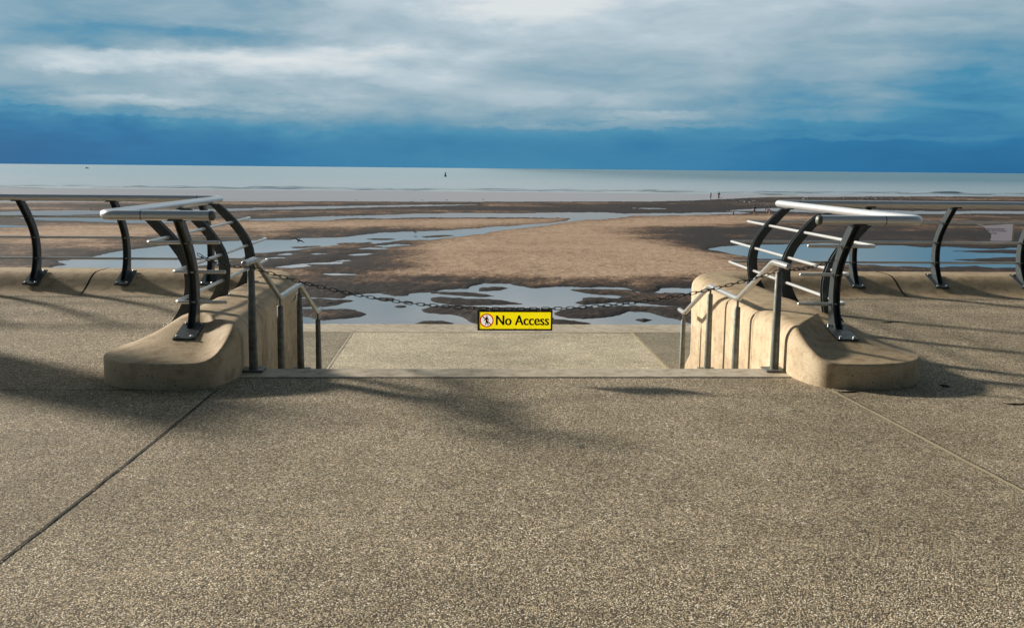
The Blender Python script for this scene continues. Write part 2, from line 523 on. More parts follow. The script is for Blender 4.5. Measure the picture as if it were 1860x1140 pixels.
strip('joint', [(-1.785, 6.86), (-1.83, 5.2), (-1.90, 3.4), (-2.02, -1.0)], 0.013, M_GAP, wob=0.0025)
strip('joint', [(2.70, 6.86), (2.80, 5.2), (2.90, 3.6), (3.1, 0.0)], 0.007, M_GAP, wob=0.002)
strip('sealant', [(2.678, 6.86), (2.778, 5.2), (2.878, 3.6), (3.078, 0.0)], 0.024, M_SEAL, wob=0.004)
strip('joint', [(CX - 2.12, Y_STEP - 0.012), (CX + 2.12, Y_STEP - 0.012)], 0.014, M_GAP, z=0.005, wob=0.001)
strip('joint', [(-2.3, 6.87), (-12, 6.95)], 0.010, M_GAP, wob=0.002)
strip('sealant', [(3.2, 6.98), (12, 6.9)], 0.010, M_SEAL, wob=0.002)

M_SIDE = mat_aggregate('darker side paving', tint=(1.45, 1.50, 1.50), scale=150.0, gapm=0.6)
# the steps, landings and coping: real treads going down to the beach
bm = bmesh.new()
XL, XR = CX - 2.30, CX + 2.30
add_box(bm, (CX - 2.19, Y_STEP + 0.004, -0.30), (CX + 2.19, 7.60, 0.006), 0.008)
steps = bm_obj('steps', bm, M_COPE)
tag(steps, kind='structure')
bm = bmesh.new()
for k in range(3):
    add_box(bm, (XL, 7.602 + 0.33 * k, -1.6), (XR, (7.602 + 0.33 * (k + 1)) if k < 2 else 9.66, -0.145 * (k + 1)), 0.006)
for k in range(2):
    add_box(bm, (XL, 9.662 + 0.33 * k, -1.6), (XR, 9.662 + 0.33 * (k + 1) - 0.002, Z_LAND - 0.145 * (k + 1)), 0.006)
bm_obj('stair_flight', bm, M_COPE, steps)
bm = bmesh.new()
add_box(bm, (-8, 10.325, -2.2), (9, 14.40, Z_LOW))
low = bm_obj('lower_pavement', bm, M_LOWER)
tag(low, kind='structure')
bm = bmesh.new()
add_box(bm, (-8, 14.402, -2.4), (9, 15.20, Z_LOW + 0.004), 0.02)
bm_obj('coping', bm, M_COPE, low)
for a, b_ in ((-8, CX - 2.135), (CX + 2.135, 9)):
    bm = bmesh.new()
    add_box(bm, (a, 10.33, Z_LOW - 0.1), (b_, 14.396, Z_LOW + 0.003))
    bm_obj('side_slab', bm, M_SIDE, low)
for sx in (-1, 1):
    x = CX + sx * 2.11
    bm = bmesh.new()
    add_box(bm, (x - (0.022 if sx > 0 else 0.014), 10.4, Z_LOW - 0.01), (x + 0.014, 14.40, Z_LOW + 0.004))
    bm_obj('sealant', bm, M_SEAL if sx > 0 else M_COPE, low)
bm = bmesh.new()
n = 30
for k in range(n):
    y0 = 15.202 + 0.35 * k
    z1 = Z_LOW - 0.178 * (k + 1)
    add_box(bm, (-14, y0, z1 - 0.9), (15, y0 + 0.349, z1), 0.01)
bm_obj('revetment_steps', bm, M_COPE, low)

# ------------------------------------------------------------------ sea wall upstand, swept round each side of the steps
def smooth(a, b, x):
    t = min(max((x - a) / (b - a), 0.0), 1.0)
    return t * t * (3 - 2 * t)

OGEE_W = [0, .10, .20, .32, .42, .52, .62, .73, .86, 1]
OGEE_Z = [0, .07, .16, .33, .50, .68, .83, .94, .99, 1]
def ogee(w_):
    return float(np.interp(w_, OGEE_W, OGEE_Z))

NV, NA, NT_ = 9, 7, 12          # samples: upright part, rounding, top
def ridge_z(y):
    return float(np.interp(y, [7.5, 8.1, 8.5, 10.9, 11.57, 12], [.39, .392, .378, .360, .353, .353]))

def prof(kind, D, zr, zbase):
    """half cross-section as (distance in from the outline, z)"""
    pts = []
    if kind == 'inner':
        r, zb, zt = 0.15, -1.3, zr - 0.152
        for k in range(NV): pts.append((0.0, zb + (zt - zb) * k / (NV - 1)))
        for k in range(1, NA + 1):
            a = k / NA * math.pi / 2
            pts.append((r * (1 - math.cos(a)), zt + r * 0.96 * math.sin(a)))
        m0, z0 = pts[-1]
        for k in range(1, NT_ + 1):
            t = k / NT_
            pts.append((m0 + (D - m0) * t, z0 + (zr - z0) * math.sin(t * math.pi / 2)))
    elif kind == 'sea':
        r, zt = 0.14, zr - 0.142
        ms = [-.34, -.24, -.10, .05, .13, .12, .07, .02, 0]
        zs = [-1.3, -.95, -.68, -.42, -.20, -.05, .05, .12, zt]
        pts += list(zip(ms, zs))
        for k in range(1, NA + 1):
            a = k / NA * math.pi / 2
            pts.append((r * (1 - math.cos(a)), zt + r * math.sin(a)))
        m0, z0 = pts[-1]
        for k in range(1, NT_ + 1):
            t = k / NT_
            pts.append((m0 + (D - m0) * t, z0 + (zr - z0) * t))
    elif kind == 'front':
        r, zt = 0.022, 0.168
        for k in range(NV): pts.append((0.0, -0.05 + (zt + 0.05) * k / (NV - 1)))
        for k in range(1, NA + 1):
            a = k / NA * math.pi / 2
            pts.append((r * (1 - math.cos(a)), zt + r * math.sin(a)))
        m0, z0 = pts[-1]
        for k in range(1, NT_ + 1):
            t = k / NT_
            pts.append((m0 + (D - m0) * t, z0 + (zr - z0) * (0.30 * t + 0.70 * (t * t * (3 - 2 * t)) ** 1.2)))
    else:                                     # 'outer': ogee rising from the paving
        for k in range(NV): pts.append((0.0, zbase - 0.06 + 0.06 * k / (NV - 1)))
        for k in range(1, NA + NT_ + 1):
            t = k / (NA + NT_)
            pts.append((D * t, zbase + (zr - zbase) * ogee(t)))
    return pts

def stations(X_END, far):
    """outline, ridge point, weights and unit number; (off, y) with off measured outward from the stair centre"""
    inn, out = [], []
    J = [8.49, 10.79]                          # joints between the cast units
    def unit_y(y): return 0 if y < J[0] else 1 if y < J[1] else 2
    # seaward side, from far end towards the stairs
    x = X_END
    AC = far + 0.80
    xs = list(np.arange(X_END, AC, -0.25)) + [AC]
    jo = 4.72
    xs = sorted(set([round(float(v), 4) for v in xs] + [jo - 0.011, jo + 0.011]), reverse=True)
    for x in xs:
        inn.append(((x, 12.0), (x, 11.57), {'sea': 1}, 3 if x > jo else 2))
    for k in range(1, 17):
        a = rad(90 + 90 * k / 16)
        p = (AC + 0.80 * math.cos(a), 11.2 + 0.80 * math.sin(a))
        t = k / 16
        rd = (AC - (AC - 2.62) * min(1, t / 0.5), 11.57) if t < 0.5 else (2.62, 11.57 - 0.37 * (t - 0.5) / 0.5)
        ws = 1 - smooth(0.45, 1.0, t)
        inn.append((p, rd, {'sea': ws, 'inner': 1 - ws}, 2))
    ys = [round(float(v), 4) for v in np.arange(11.15, 7.40, -0.08)] + [J[0] - .004, J[0] + .004, J[1] - .004, J[1] + .004]
    for y in sorted(ys, reverse=True):
        off = 2.13 + (far - 2.13) * max(0.0, (y - 7.3)) / 3.9
        inn.append(((off, y), (2.62, max(y, 8.10)), {'inner': 1}, unit_y(y)))
    # round the front
    ctrl = [(2.13, 7.36), (2.133, 7.29), (2.145, 7.21), (2.165, 7.12), (2.195, 7.03), (2.24, 6.955), (2.32, 6.905), (2.45, 6.878), (2.60, 6.87), (2.74, 6.89),
            (2.87, 6.94), (2.98, 7.02), (3.06, 7.12), (3.11, 7.24), (3.13, 7.38)]
    cc = [Vector((a, b_, 0)) for a, b_ in ctrl]
    fr = []
    for i in range(len(cc) - 1):
        p0, p1, p2, p3 = cc[max(i - 1, 0)], cc[i], cc[i + 1], cc[min(i + 2, len(cc) - 1)]
        for k in range(4):
            t = k / 4
            fr.append(0.5 * ((2 * p1) + (p2 - p0) * t + (2 * p0 - 5 * p1 + 4 * p2 - p3) * t * t + (3 * p1 - p0 - 3 * p2 + p3) * t ** 3))
    fr.append(cc[-1])
    nf = len(fr)
    for i, p in enumerate(fr):
        wf = smooth(0.02, 0.46, i / (nf - 1))
        inn.append(((p.x, p.y), (2.62, 8.10), {'inner': 1 - wf, 'front': wf}, 0))
    # landward side
    ys = [round(float(v), 4) for v in np.arange(7.45, 10.76, 0.08)] + [J[0] - .004, J[0] + .004, J[1] - .004 - 0.05, J[1] + .004 - 0.05]
    for y in sorted(ys):
        wo_ = smooth(7.45, 8.5, y)
        inn.append(((3.13, y), (2.62, max(y, 8.10)), {'front': 1 - wo_, 'outer': wo_}, 0 if y < J[0] else 1 if y < J[1] - .05 else 2))
    for k in range(1, 9):
        t = k / 8
        p = (3.13 + 0.16 * (1 - math.cos(t * math.pi / 2)), 10.79 + 0.16 * math.sin(t * math.pi / 2))
        inn.append((p, (2.62 + 0.3 * t, 10.8 + 0.77 * t) if False else ((2.62, 10.8 + 0.77 * min(1, t / 0.5)) if t < 0.5 else (2.62 + 0.67 * (t - 0.5) / 0.5, 11.57)), {'outer': 1}, 2))
    for x in sorted(xs):
        if x > 3.3:
            inn.append(((x, Y_BASE), (x, 11.57), {'outer': 1}, 3 if x > jo else 2))
    return inn

def upstand(side, X_END, labels, far):
    def wx(off): return CX + side * off
    sts = stations(X_END, far)
    rows = []
    for (p, rd, wts, u) in sts:
        D = math.hypot(p[0] - rd[0], p[1] - rd[1])
        dx, dy = (rd[0] - p[0]) / D, (rd[1] - p[1]) / D
        zr = ridge_z(rd[1])
        acc = None
        for k_, wt in wts.items():
            if wt <= 0: continue
            pr = prof(k_, D, zr, pav(p[1]))
            if acc is None: acc = [[0.0, 0.0] for _ in pr]
            for a, (m_, z_) in zip(acc, pr):
                a[0] += wt * m_
                a[1] += wt * z_
        rows.append(([(wx(p[0] + dx * m_), p[1] + dy * m_, z_) for m_, z_ in acc], u))
    names = {}
    for u in range(4):
        bm = bmesh.new()
        prev = None
        for row, uu in rows:
            if uu != u:
                prev = None
                continue
            vs = [bm.verts.new(v) for v in row]
            if prev:
                for i in range(len(vs) - 1):
                    try: bm.faces.new((prev[i], prev[i + 1], vs[i + 1], vs[i]))
                    except ValueError: pass
            prev = vs
        bmesh.ops.remove_doubles(bm, verts=bm.verts, dist=0.0008)
        bmesh.ops.recalc_face_normals(bm, faces=bm.faces)
        up = sum(f.normal.z * f.calc_area() for f in bm.faces)
        if up < 0: bmesh.ops.reverse_faces(bm, faces=bm.faces)
        me = bpy.data.meshes.new('sea_wall_unit')
        bm.to_mesh(me)
        bm.free()
        o = finish('sea_wall_unit', me, M_BLOCK, None, (0, 0, 0), True, 50)
        tag(o, labels[u], 'sea wall', 'buff concrete units of the sea wall')

upstand(-1, 14.0, [
    'rounded buff concrete end block left of the steps, front face in shade',
    'middle buff concrete wall unit left of the steps, behind the rounded end block',
    'buff concrete corner unit where the left wall of the steps meets the seafront kerb',
    'low buff concrete kerb unit running out of frame at the far left'], 2.34)
upstand(1, 14.0, [
    'rounded buff concrete end block right of the steps, its side lit by the sun',
    'middle buff concrete wall unit right of the steps, striped by handrail post shadows',
    'buff concrete corner unit where the right wall of the steps meets the seafront kerb',
    'low buff concrete kerb unit running out of frame at the far right'], 2.26)

# ------------------------------------------------------------------ railings
RAIL_OFF, RAIL_YN, RAIL_YF, RAIL_Z = 3.12, 7.36, 10.97, 1.22
BAR = [(0.25, 1.0), (0.395, 0.755), (0.405, 0.512)]      # (inward of the rail, height)
IN_E = [(.115, 1.185), (.17, 1.14), (.22, 1.09), (.285, 1.02), (.345, .94), (.39, .87), (.425, .80), (.448, .73), (.46, .655), (.463, .59), (.457, .52), (.448, .45), (.437, .39), (.43, .30)]
OUT_E = [(.015, 1.185), (.075, 1.125), (.13, 1.065), (.195, .995), (.262, .915), (.31, .845), (.342, .78), (.36, .715), (.368, .65), (.366, .585), (.356, .515), (.335, .445), (.30, .375), (.235, .275)]

def post_meshes():
    """shared meshes of one curved twin-plate post; local x = inward, y = along the rail, z = height"""
    xf = lambda s, y, z: Vector((s, y, z))
    bm = bmesh.new()
    poly = IN_E + OUT_E[::-1]
    for y0 in (-0.030, 0.019):
        for i in range(len(IN_E) - 1):
            quad = [IN_E[i], IN_E[i + 1], OUT_E[i + 1], OUT_E[i]]
            add_prism(bm, quad, y0, y0 + 0.011, xf)
    bmesh.ops.remove_doubles(bm, verts=bm.verts, dist=1e-5)
    dup = [f for f in bm.faces if all(len(e.link_faces) > 2 for e in f.edges if abs(e.verts[0].co.y - e.verts[1].co.y) > 1e-4)]
    seen, kill = {}, []
    for f in bm.faces:
        key = tuple(sorted(v.index for v in f.verts))
        seen.setdefault(key, []).append(f)
    bm.verts.index_update()
    seen = {}
    for f in bm.faces:
        seen.setdefault(tuple(sorted(v.index for v in f.verts)), []).append(f)
    for fs in seen.values():
        if len(fs) > 1: kill += fs
    bmesh.ops.delete(bm, geom=kill, context='FACES')
    # web between the plates, set back from both edges
    for i in range(len(IN_E) - 1):
        def mid(j, t): return (IN_E[j][0] * (1 - t) + OUT_E[j][0] * t, IN_E[j][1] * (1 - t) + OUT_E[j][1] * t)
        add_prism(bm, [mid(i, .30), mid(i + 1, .30), mid(i + 1, .62), mid(i, .62)], -0.0195, 0.0195, xf)
    bmesh.ops.recalc_face_normals(bm, faces=bm.faces)
    me_post = bpy.data.meshes.new('post'); bm.to_mesh(me_post); bm.free()
    me_post.materials.append(M_POST)
    # sloping base plate
    bm = bmesh.new()
    R = Matrix.Translation((0.325, 0, 0.300)) @ Matrix.Rotation(-math.atan2(0.13, 0.30), 4, 'Y')
    add_box(bm, (-0.165, -0.085, -0.008), (0.165, 0.085, 0.008), 0.003, None)
    for v in bm.verts: v.co = R @ v.co
    bmesh.ops.recalc_face_normals(bm, faces=bm.faces)
    me_base = bpy.data.meshes.new('base_plate'); bm.to_mesh(me_base); bm.free()
    me_base.materials.append(M_POST)
    bolts = []
    for sx, sy in ((-0.135, -0.055), (-0.135, 0.055), (0.135, -0.055), (0.135, 0.055)):
        bm = bmesh.new()
        add_tube(bm, [(sx, sy, 0.006), (sx, sy, 0.017)], 0.013, 10, dome=0.008)
        for v in bm.verts: v.co = R @ v.co
        bmesh.ops.recalc_face_normals(bm, faces=bm.faces)
        mb = bpy.data.meshes.new('bolt'); bm.to_mesh(mb); bm.free()
        mb.materials.append(M_BOLT)
        bolts.append(mb)
    # head bracket under the rail
    bm = bmesh.new()
    add_box(bm, (0.005, -0.075, 1.176), (0.095, 0.075, 1.189), 0.003)
    add_box(bm, (-0.028, -0.055, 1.180), (0.028, 0.055, 1.192), 0.003)
    bmesh.ops.recalc_face_normals(bm, faces=bm.faces)
    me_head = bpy.data.meshes.new('bracket'); bm.to_mesh(me_head); bm.free()
    me_head.materials.append(M_POST)
    return me_post, me_base, me_head, bolts
POST = post_meshes()

def add_post(root, x, y, rot, foot=(0, 0, 0)):
    """rot: direction (radians about z) in which the post bulges"""
    me_post, me_base, me_head, bolts = POST
    p = bpy.data.objects.new('post', me_post)
    COL.objects.link(p)
    p.parent = root
    p.location = Vector((x, y, 0)) - Vector(root.location)
    p.rotation_euler = (0, 0, rot)
    for nm, me in [('base_plate', me_base), ('bracket', me_head)] + [('bolt', b_) for b_ in bolts]:
        c = bpy.data.objects.new(nm, me)
        COL.objects.link(c)
        c.parent = p
        if nm != 'bracket' and foot[2]:         # a plate bedded to the flatter top of the end block
            ctr = Matrix.Translation((0.325, 0, 0.300))
            c.matrix_basis = Matrix.Translation((foot[0], 0, foot[1])) @ ctr @ Matrix.Rotation(foot[2], 4, 'Y') @ ctr.inverted()

def railing(side, x_far, fence_posts, label):
    def wx(off): return CX + side * off
    root = empty('railing', (wx(RAIL_OFF), RAIL_YF, 0), label, 'railing', 'curved seafront railings either side of the steps')
    org = Vector(root.location)
    # top rail: along the seafront, round to the steps, round again to a free end
    path = rounded([(x_far, RAIL_YF, RAIL_Z), (wx(RAIL_OFF), RAIL_YF, RAIL_Z), (wx(RAIL_OFF), RAIL_YN, RAIL_Z), (wx(2.32), RAIL_YN, RAIL_Z)], 0.13, 8)
    bm = bmesh.new()
    add_tube(bm, path, 0.038, 20)
    bm_obj('top_rail', bm, M_RAIL, root, org, True, 60)
    bm = bmesh.new()
    e = Vector(path[-1])
    d = Vector((-side, 0, 0))
    add_tube(bm, [e - d * 0.002, e + d * 0.02], 0.0375, 20, dome=0.022)
    bm_obj('end_cap', bm, M_GALV, root, org, True, 60)
    for a, b_ in (((wx(RAIL_OFF - 0.30), RAIL_YN, RAIL_Z), (1, 0, 0)), ((wx(RAIL_OFF + 0.27), RAIL_YF, RAIL_Z), (1, 0, 0))):
        bm = bmesh.new()
        p = Vector(a)
        add_tube(bm, [p - Vector(b_) * 0.003, p + Vector(b_) * 0.003], 0.0386, 20)
        bm_obj('rail_joint', bm, M_POST, root, org, True, 60)
    for s_, z_ in BAR:
        path = rounded([(x_far, RAIL_YF + s_, z_), (wx(RAIL_OFF - s_), RAIL_YF + s_, z_), (wx(RAIL_OFF - s_), RAIL_YN + s_, z_), (wx(2.32), RAIL_YN + s_, z_)], 0.05, 6)
        bm = bmesh.new()
        add_tube(bm, path, 0.0145, 10, dome=0.008)
        bm_obj('bar', bm, M_BAR, root, org, True, 60)
    for y in (8.18, 9.30, 10.40):
        add_post(root, wx(RAIL_OFF), y, math.pi if side > 0 else 0.0)
    add_post(root, wx(2.57 if side < 0 else 2.62), RAIL_YN, math.pi / 2, (-0.10, 0.006, 0.19))
    for x in fence_posts:
        add_post(root, x, RAIL_YF, math.pi / 2)
    return root

railing(-1, -13.2, [-2.97, -3.93, -4.95, -5.97, -6.99, -8.01, -9.03, -10.05, -11.07, -12.09], 'curved steel railing left of the steps, dark posts on the shaded concrete')
railing(1, 14.0, [4.62, 5.63, 6.68, 7.70, 8.72, 9.74, 10.76], 'curved steel railing right of the steps, bars brightly sunlit')

# unseen upright panel added beyond the left edge to shade the paving
ib = empty('shadow_caster', (-6.4, 9.25, 0.09), 'tall grey shadow caster added out of frame on the left, shading the paving', 'shadow caster')
bm = bmesh.new()
Rb = Matrix.Translation((-6.4, 9.25, 0)) @ Matrix.Rotation(rad(57), 4, 'Z')
add_box(bm, (-0.36, -0.05, 0.45), (0.36, 0.05, 2.15), 0.02, Rb)
bm_obj('panel', bm, M_GALV, ib, ib.location)
for sx in (-0.40, 0.40):
    bm = bmesh.new()
    p = Rb @ Vector((sx, 0, 0))
    add_tube(bm, [(p.x, p.y, 0.05), (p.x, p.y, 2.32)], 0.05, 14, dome=0.03)
    bm_obj('leg', bm, M_POST, ib, ib.location, True, 50)
bm = bmesh.new()
add_box(bm, (-0.35, -0.09, 2.155), (0.35, 0.09, 2.21), 0.01, Rb)
bm_obj('cap', bm, M_POST, ib, ib.location)

# ------------------------------------------------------------------ handrails down the steps
def handrail(side, label):
    x = CX + side * 2.065
    root = empty('handrail', (x, 7.52, 0), label, 'handrail', 'steel handrails down the steps')
    org = Vector(root.location)
    bm = bmesh.new()
    add_tube(bm, rounded([(x, 7.31, .865), (x, 7.67, .865), (x, 8.63, .435), (x, 9.68, .425), (x, 10.76, -.015), (x, 11.02, -.015)], 0.05, 5), 0.0245, 14, dome=0.02)
    bm_obj('rail', bm, M_HAND, root, org, True, 60)
    for i, (y, zf, zt) in enumerate(((7.52, 0.012, .80), (8.64, Z_LAND, .36), (9.64, Z_LAND, .35), (10.80, Z_LOW, -.10))):
        bm = bmesh.new()
        add_tube(bm, [(x, y, zf), (x, y, zf + 0.02), (x, y, zt - 0.01), (x, y, zt)], [.036, .035, .027, .022], 14)
        po = bm_obj('post', bm, M_GALV, root, (x, y, zf), True, 50)
        bm = bmesh.new()
        add_tube(bm, [(x, y, zt - 0.01), (x, y, zt + 0.085)], 0.011, 10)
        bm_obj('spigot', bm, M_GALV, po, (x, y, zf), True, 60)
        bm = bmesh.new()
        add_box(bm, (x - 0.085, y - 0.085, zf + (0.002 if i == 0 else 0.0) - 0.006), (x + 0.085, y + 0.085, zf + 0.012), 0.003)
        bp = bm_obj('base_plate', bm, M_GALV, po, (x, y, zf))
    return root
handrail(-1, 'steel handrail going down the steps beside the shaded left wall')
handrail(1, 'steel handrail going down the steps beside the sunlit right wall')

# ------------------------------------------------------------------ chain and sign
def catenary(p, q, sag, n=200):
    p, q = Vector(p), Vector(q)
    return [p.lerp(q, k / n) + Vector((0, 0, -4 * sag * (k / n) * (1 - k / n))) for k in range(n + 1)]
Y_CH = 7.455
XL_, XR_ = CX - 2.065, CX + 2.065
SIGN_X0, SIGN_X1 = 0.083, 0.668
hl, hr = (SIGN_X0 + 0.095, Y_CH, 0.512), (SIGN_X1 - 0.095, Y_CH, 0.512)
cpts = catenary((-2.11, 7.70, .90), (XL_ - 0.005, Y_CH - 0.01, .835), 0.035, 60)
cpts += catenary((XL_ - 0.005, Y_CH - 0.01, .835), hl, 0.075, 160)[1:]
cpts += catenary(hl, hr, 0.003, 40)[1:]
cpts += catenary(hr, (XR_ + 0.005, Y_CH - 0.01, .825), 0.075, 160)[1:]
cpts += catenary((XR_ + 0.005, Y_CH - 0.01, .825), (2.99, 7.70, .89), 0.025, 60)[1:]
cum = [0.0]
for a, b_ in zip(cpts[:-1], cpts[1:]): cum.append(cum[-1] + (b_ - a).length)
PITCH = 0.0485
nl = int(cum[-1] / PITCH)
def along(d):
    i = int(np.searchsorted(cum, d, side='right')) - 1
    i = min(max(i, 0), len(cpts) - 2)
    t = (d - cum[i]) / max(1e-9, cum[i + 1] - cum[i])
    return cpts[i].lerp(cpts[i + 1], t), (cpts[i + 1] - cpts[i]).normalized()
def link_mesh():
    bm = bmesh.new()
    L, Wd = 0.0225, 0.0108
    loop = []
    for sx in (1, -1):
        for k in range(7):
            a = -math.pi / 2 + math.pi * k / 6
            loop.append(Vector((sx * (L + Wd * math.cos(a)), sx * Wd * math.sin(a), 0)))
    add_tube(bm, loop, 0.0028, 7, closed=True)
    bmesh.ops.recalc_face_normals(bm, faces=bm.faces)
    me = bpy.data.meshes.new('link')
    bm.to_mesh(me); bm.free()
    me.polygons.foreach_set('use_smooth', [True] * len(me.polygons))
    me.materials.append(M_CHAIN)
    return me
LINK = link_mesh()
chain = empty('chain', (CX, Y_CH, 0.5), 'dark steel link chain slung across the top of the steps', 'chain')
mats = []
for k in range(nl):
    p, t = along((k + 0.5) * PITCH)
    side = Vector((0, 0, 1)).cross(t).normalized()
    upv = t.cross(side)
    M_ = Matrix((t, upv, -side)).transposed() if k % 2 == 0 else Matrix((t, side, upv)).transposed()
    tilt = Matrix.Rotation(rad(random.uniform(-14, 14)), 3, 'X')
    M4 = (M_ @ tilt).to_4x4()
    M4.translation = p - Vector(chain.location)
    mats.append(M4)
skip = max(0, nl - 99)
lo_, hi_ = skip // 2, nl - (skip - skip // 2)
for k in range(lo_, hi_):
    o = bpy.data.objects.new('link', LINK)
    COL.objects.link(o)
    o.parent = chain
    o.matrix_basis = mats[k]
bm = bmesh.new()
for k in list(range(0, lo_)) + list(range(hi_, nl)):
    n0 = len(bm.verts)
    bm.from_mesh(LINK)
    bm.verts.ensure_lookup_table()
    for v in bm.verts[n0:]: v.co = mats[k] @ v.co
me = bpy.data.meshes.new('end_links'); bm.to_mesh(me); bm.free()
me.polygons.foreach_set('use_smooth', [True] * len(me.polygons))
o = finish('end_links', me, M_CHAIN, chain, chain.location)
tag(o, kind='stuff')

# sign
M_YEL, nt, pb = new_mat('yellow translucent sign plastic')
P = nt.n('ShaderNodeTexCoord').outputs['Object']
yc = nt.mix(nt.maprange(nt.noise(P, 14.0, 5, 0.65), 0.52, 0.75, 0, 0.5, True), (0.93, 0.77, 0.006, 1), (0.66, 0.50, 0.02, 1))
nt.put(pb.inputs['Base Color'], yc)
pb.inputs['Roughness'].default_value = 0.4
tr = nt.n('ShaderNodeBsdfTranslucent', ins={0: yc})
ms = nt.n('ShaderNodeMixShader', ins={0: 0.62, 1: pb.outputs[0], 2: tr.outputs[0]})
nt.t.links.new(ms.outputs[0], [n_ for n_ in nt.t.nodes if n_.type == 'OUTPUT_MATERIAL'][0].inputs[0])
M_BLK = mat_plain('black sign print', srgb(16, 14, 12), 0.5)
def mat_sheet(name, col):
    mt, nt, pb = new_mat(name)
    pb.inputs['Base Color'].default_value = col
    pb.inputs['Roughness'].default_value = 0.45
    tr = nt.n('ShaderNodeBsdfTranslucent', ins={0: col})
    ms = nt.n('ShaderNodeMixShader', ins={0: 0.6, 1: pb.outputs[0], 2: tr.outputs[0]})
    nt.t.links.new(ms.outputs[0], [n_ for n_ in nt.t.nodes if n_.type == 'OUTPUT_MATERIAL'][0].inputs[0])
    return mt
M_RED = mat_sheet('red translucent sign plastic', srgb(214, 40, 26))
M_WHT = mat_sheet('white translucent sign plastic', srgb(240, 238, 232))
SZ0, SZ1 = 0.340, 0.500
SY = Y_CH - 0.002
sign = empty('sign', ((SIGN_X0 + SIGN_X1) / 2, SY, SZ0), 'yellow No Access sign hanging from the chain, black border', 'sign')
so = Vector(sign.location)
bw = 0.0125
bm = bmesh.new()
for lo, hi in (((SIGN_X0, SY - .002, SZ0), (SIGN_X1, SY + .006, SZ0 + bw)), ((SIGN_X0, SY - .002, SZ1 - bw), (SIGN_X1, SY + .006, SZ1)),
               ((SIGN_X0, SY - .002, SZ0 + bw + .0001), (SIGN_X0 + bw, SY + .006, SZ1 - bw - .0001)), ((SIGN_X1 - bw, SY - .002, SZ0 + bw + .0001), (SIGN_X1, SY + .006, SZ1 - bw - .0001))):
    add_box(bm, lo, hi)
bm_obj('border', bm, M_BLK, sign, so)
bm = bmesh.new()
bw = 0.0125
x0_, x1_, z0_, z1_ = SIGN_X0 + bw * .9, SIGN_X1 - bw * .9, SZ0 + bw * .9, SZ1 - bw * .9
px, pz, pr = SIGN_X0 + 0.072, SZ0 + 0.079, 0.054
hx1 = px + 0.0575                               # the round window of the pictogram is cut out of the yellow sheet
bm.faces.new([bm.verts.new(v) for v in ((hx1, SY, z0_), (x1_, SY, z0_), (x1_, SY, z1_), (hx1, SY, z1_))])
ring_, box_ = [], []
for k in range(48):
    a = 2 * math.pi * (k + .5) / 48
    c_, s_ = math.cos(a), math.sin(a)
    ring_.append(bm.verts.new((px + pr * .97 * c_, SY, pz + pr * .97 * s_)))
    f_ = min(((hx1 - px) if c_ > 0 else (px - x0_)) / max(1e-6, abs(c_)), ((z1_ - pz) if s_ > 0 else (pz - z0_)) / max(1e-6, abs(s_)))
    box_.append(bm.verts.new((px + f_ * c_, SY, pz + f_ * s_)))
for k in range(48):
    j = (k + 1) % 48
    bm.faces.new((ring_[k], ring_[j], box_[j], box_[k]))
bm_obj('panel', bm, M_YEL, sign, so)
bm = bmesh.new()
for t in (0.22, 0.50, 0.78):
    for zz in (SZ0 + bw, SZ1 - bw):
        xx = SIGN_X0 + (SIGN_X1 - SIGN_X0) * t
        add_box(bm, (xx - 0.004, SY - 0.0032, zz - 0.004), (xx + 0.004, SY - 0.0026, zz + 0.004))
bm_obj('fixing', bm, M_BLK, sign, so)

def text_mesh(body, size, bold, xs):
    cu = bpy.data.curves.new('lettering', 'FONT')
    cu.body = body
    cu.size = size
    cu.extrude = 0.0004
    to = bpy.data.objects.new('lettering', cu)
    COL.objects.link(to)
    dg = bpy.context.evaluated_depsgraph_get()
    me0 = bpy.data.meshes.new_from_object(to.evaluated_get(dg))
    bm = bmesh.new()                            # strokes thickened by laying the glyphs side by side
    for k, d in enumerate((-1, 0, 1) if bold else (0,)):
        n0 = len(bm.verts)
        bm.from_mesh(me0)
        bm.verts.ensure_lookup_table()
        for v in bm.verts[n0:]: v.co += Vector((d * bold, 0, 0.00025 * k))
    me = bpy.data.meshes.new('lettering')
    bm.to_mesh(me)
    bm.free()
    bpy.data.objects.remove(to)
    me.transform(Matrix.Scale(xs, 4, (1, 0, 0)))
    return me

def lettering(parent, body, x0, x1, z0, z1, y, mat, bold):
    me = text_mesh(body, 1.0, bold, 1.0)
    co = np.empty(len(me.vertices) * 3); me.vertices.foreach_get('co', co); co = co.reshape(-1, 3)
    mn, mx = co.min(0), co.max(0)
    sx, sz = (x1 - x0) / (mx[0] - mn[0]), (z1 - z0) / (mx[1] - mn[1])
    out = np.stack([x0 + (co[:, 0] - mn[0]) * sx, y - co[:, 2] - 0.0004, z0 + (co[:, 1] - mn[1]) * sz], 1)
    org = parent_world(parent)
    me.vertices.foreach_set('co', (out - np.array(org)).ravel())
    me.update()
    return finish('lettering', me, mat, parent, org)
lettering(sign, 'No Access', SIGN_X0 + 0.143, SIGN_X1 - 0.025, SZ0 + 0.042, SZ0 + 0.120, SY - 0.0010, M_BLK, 0.033)

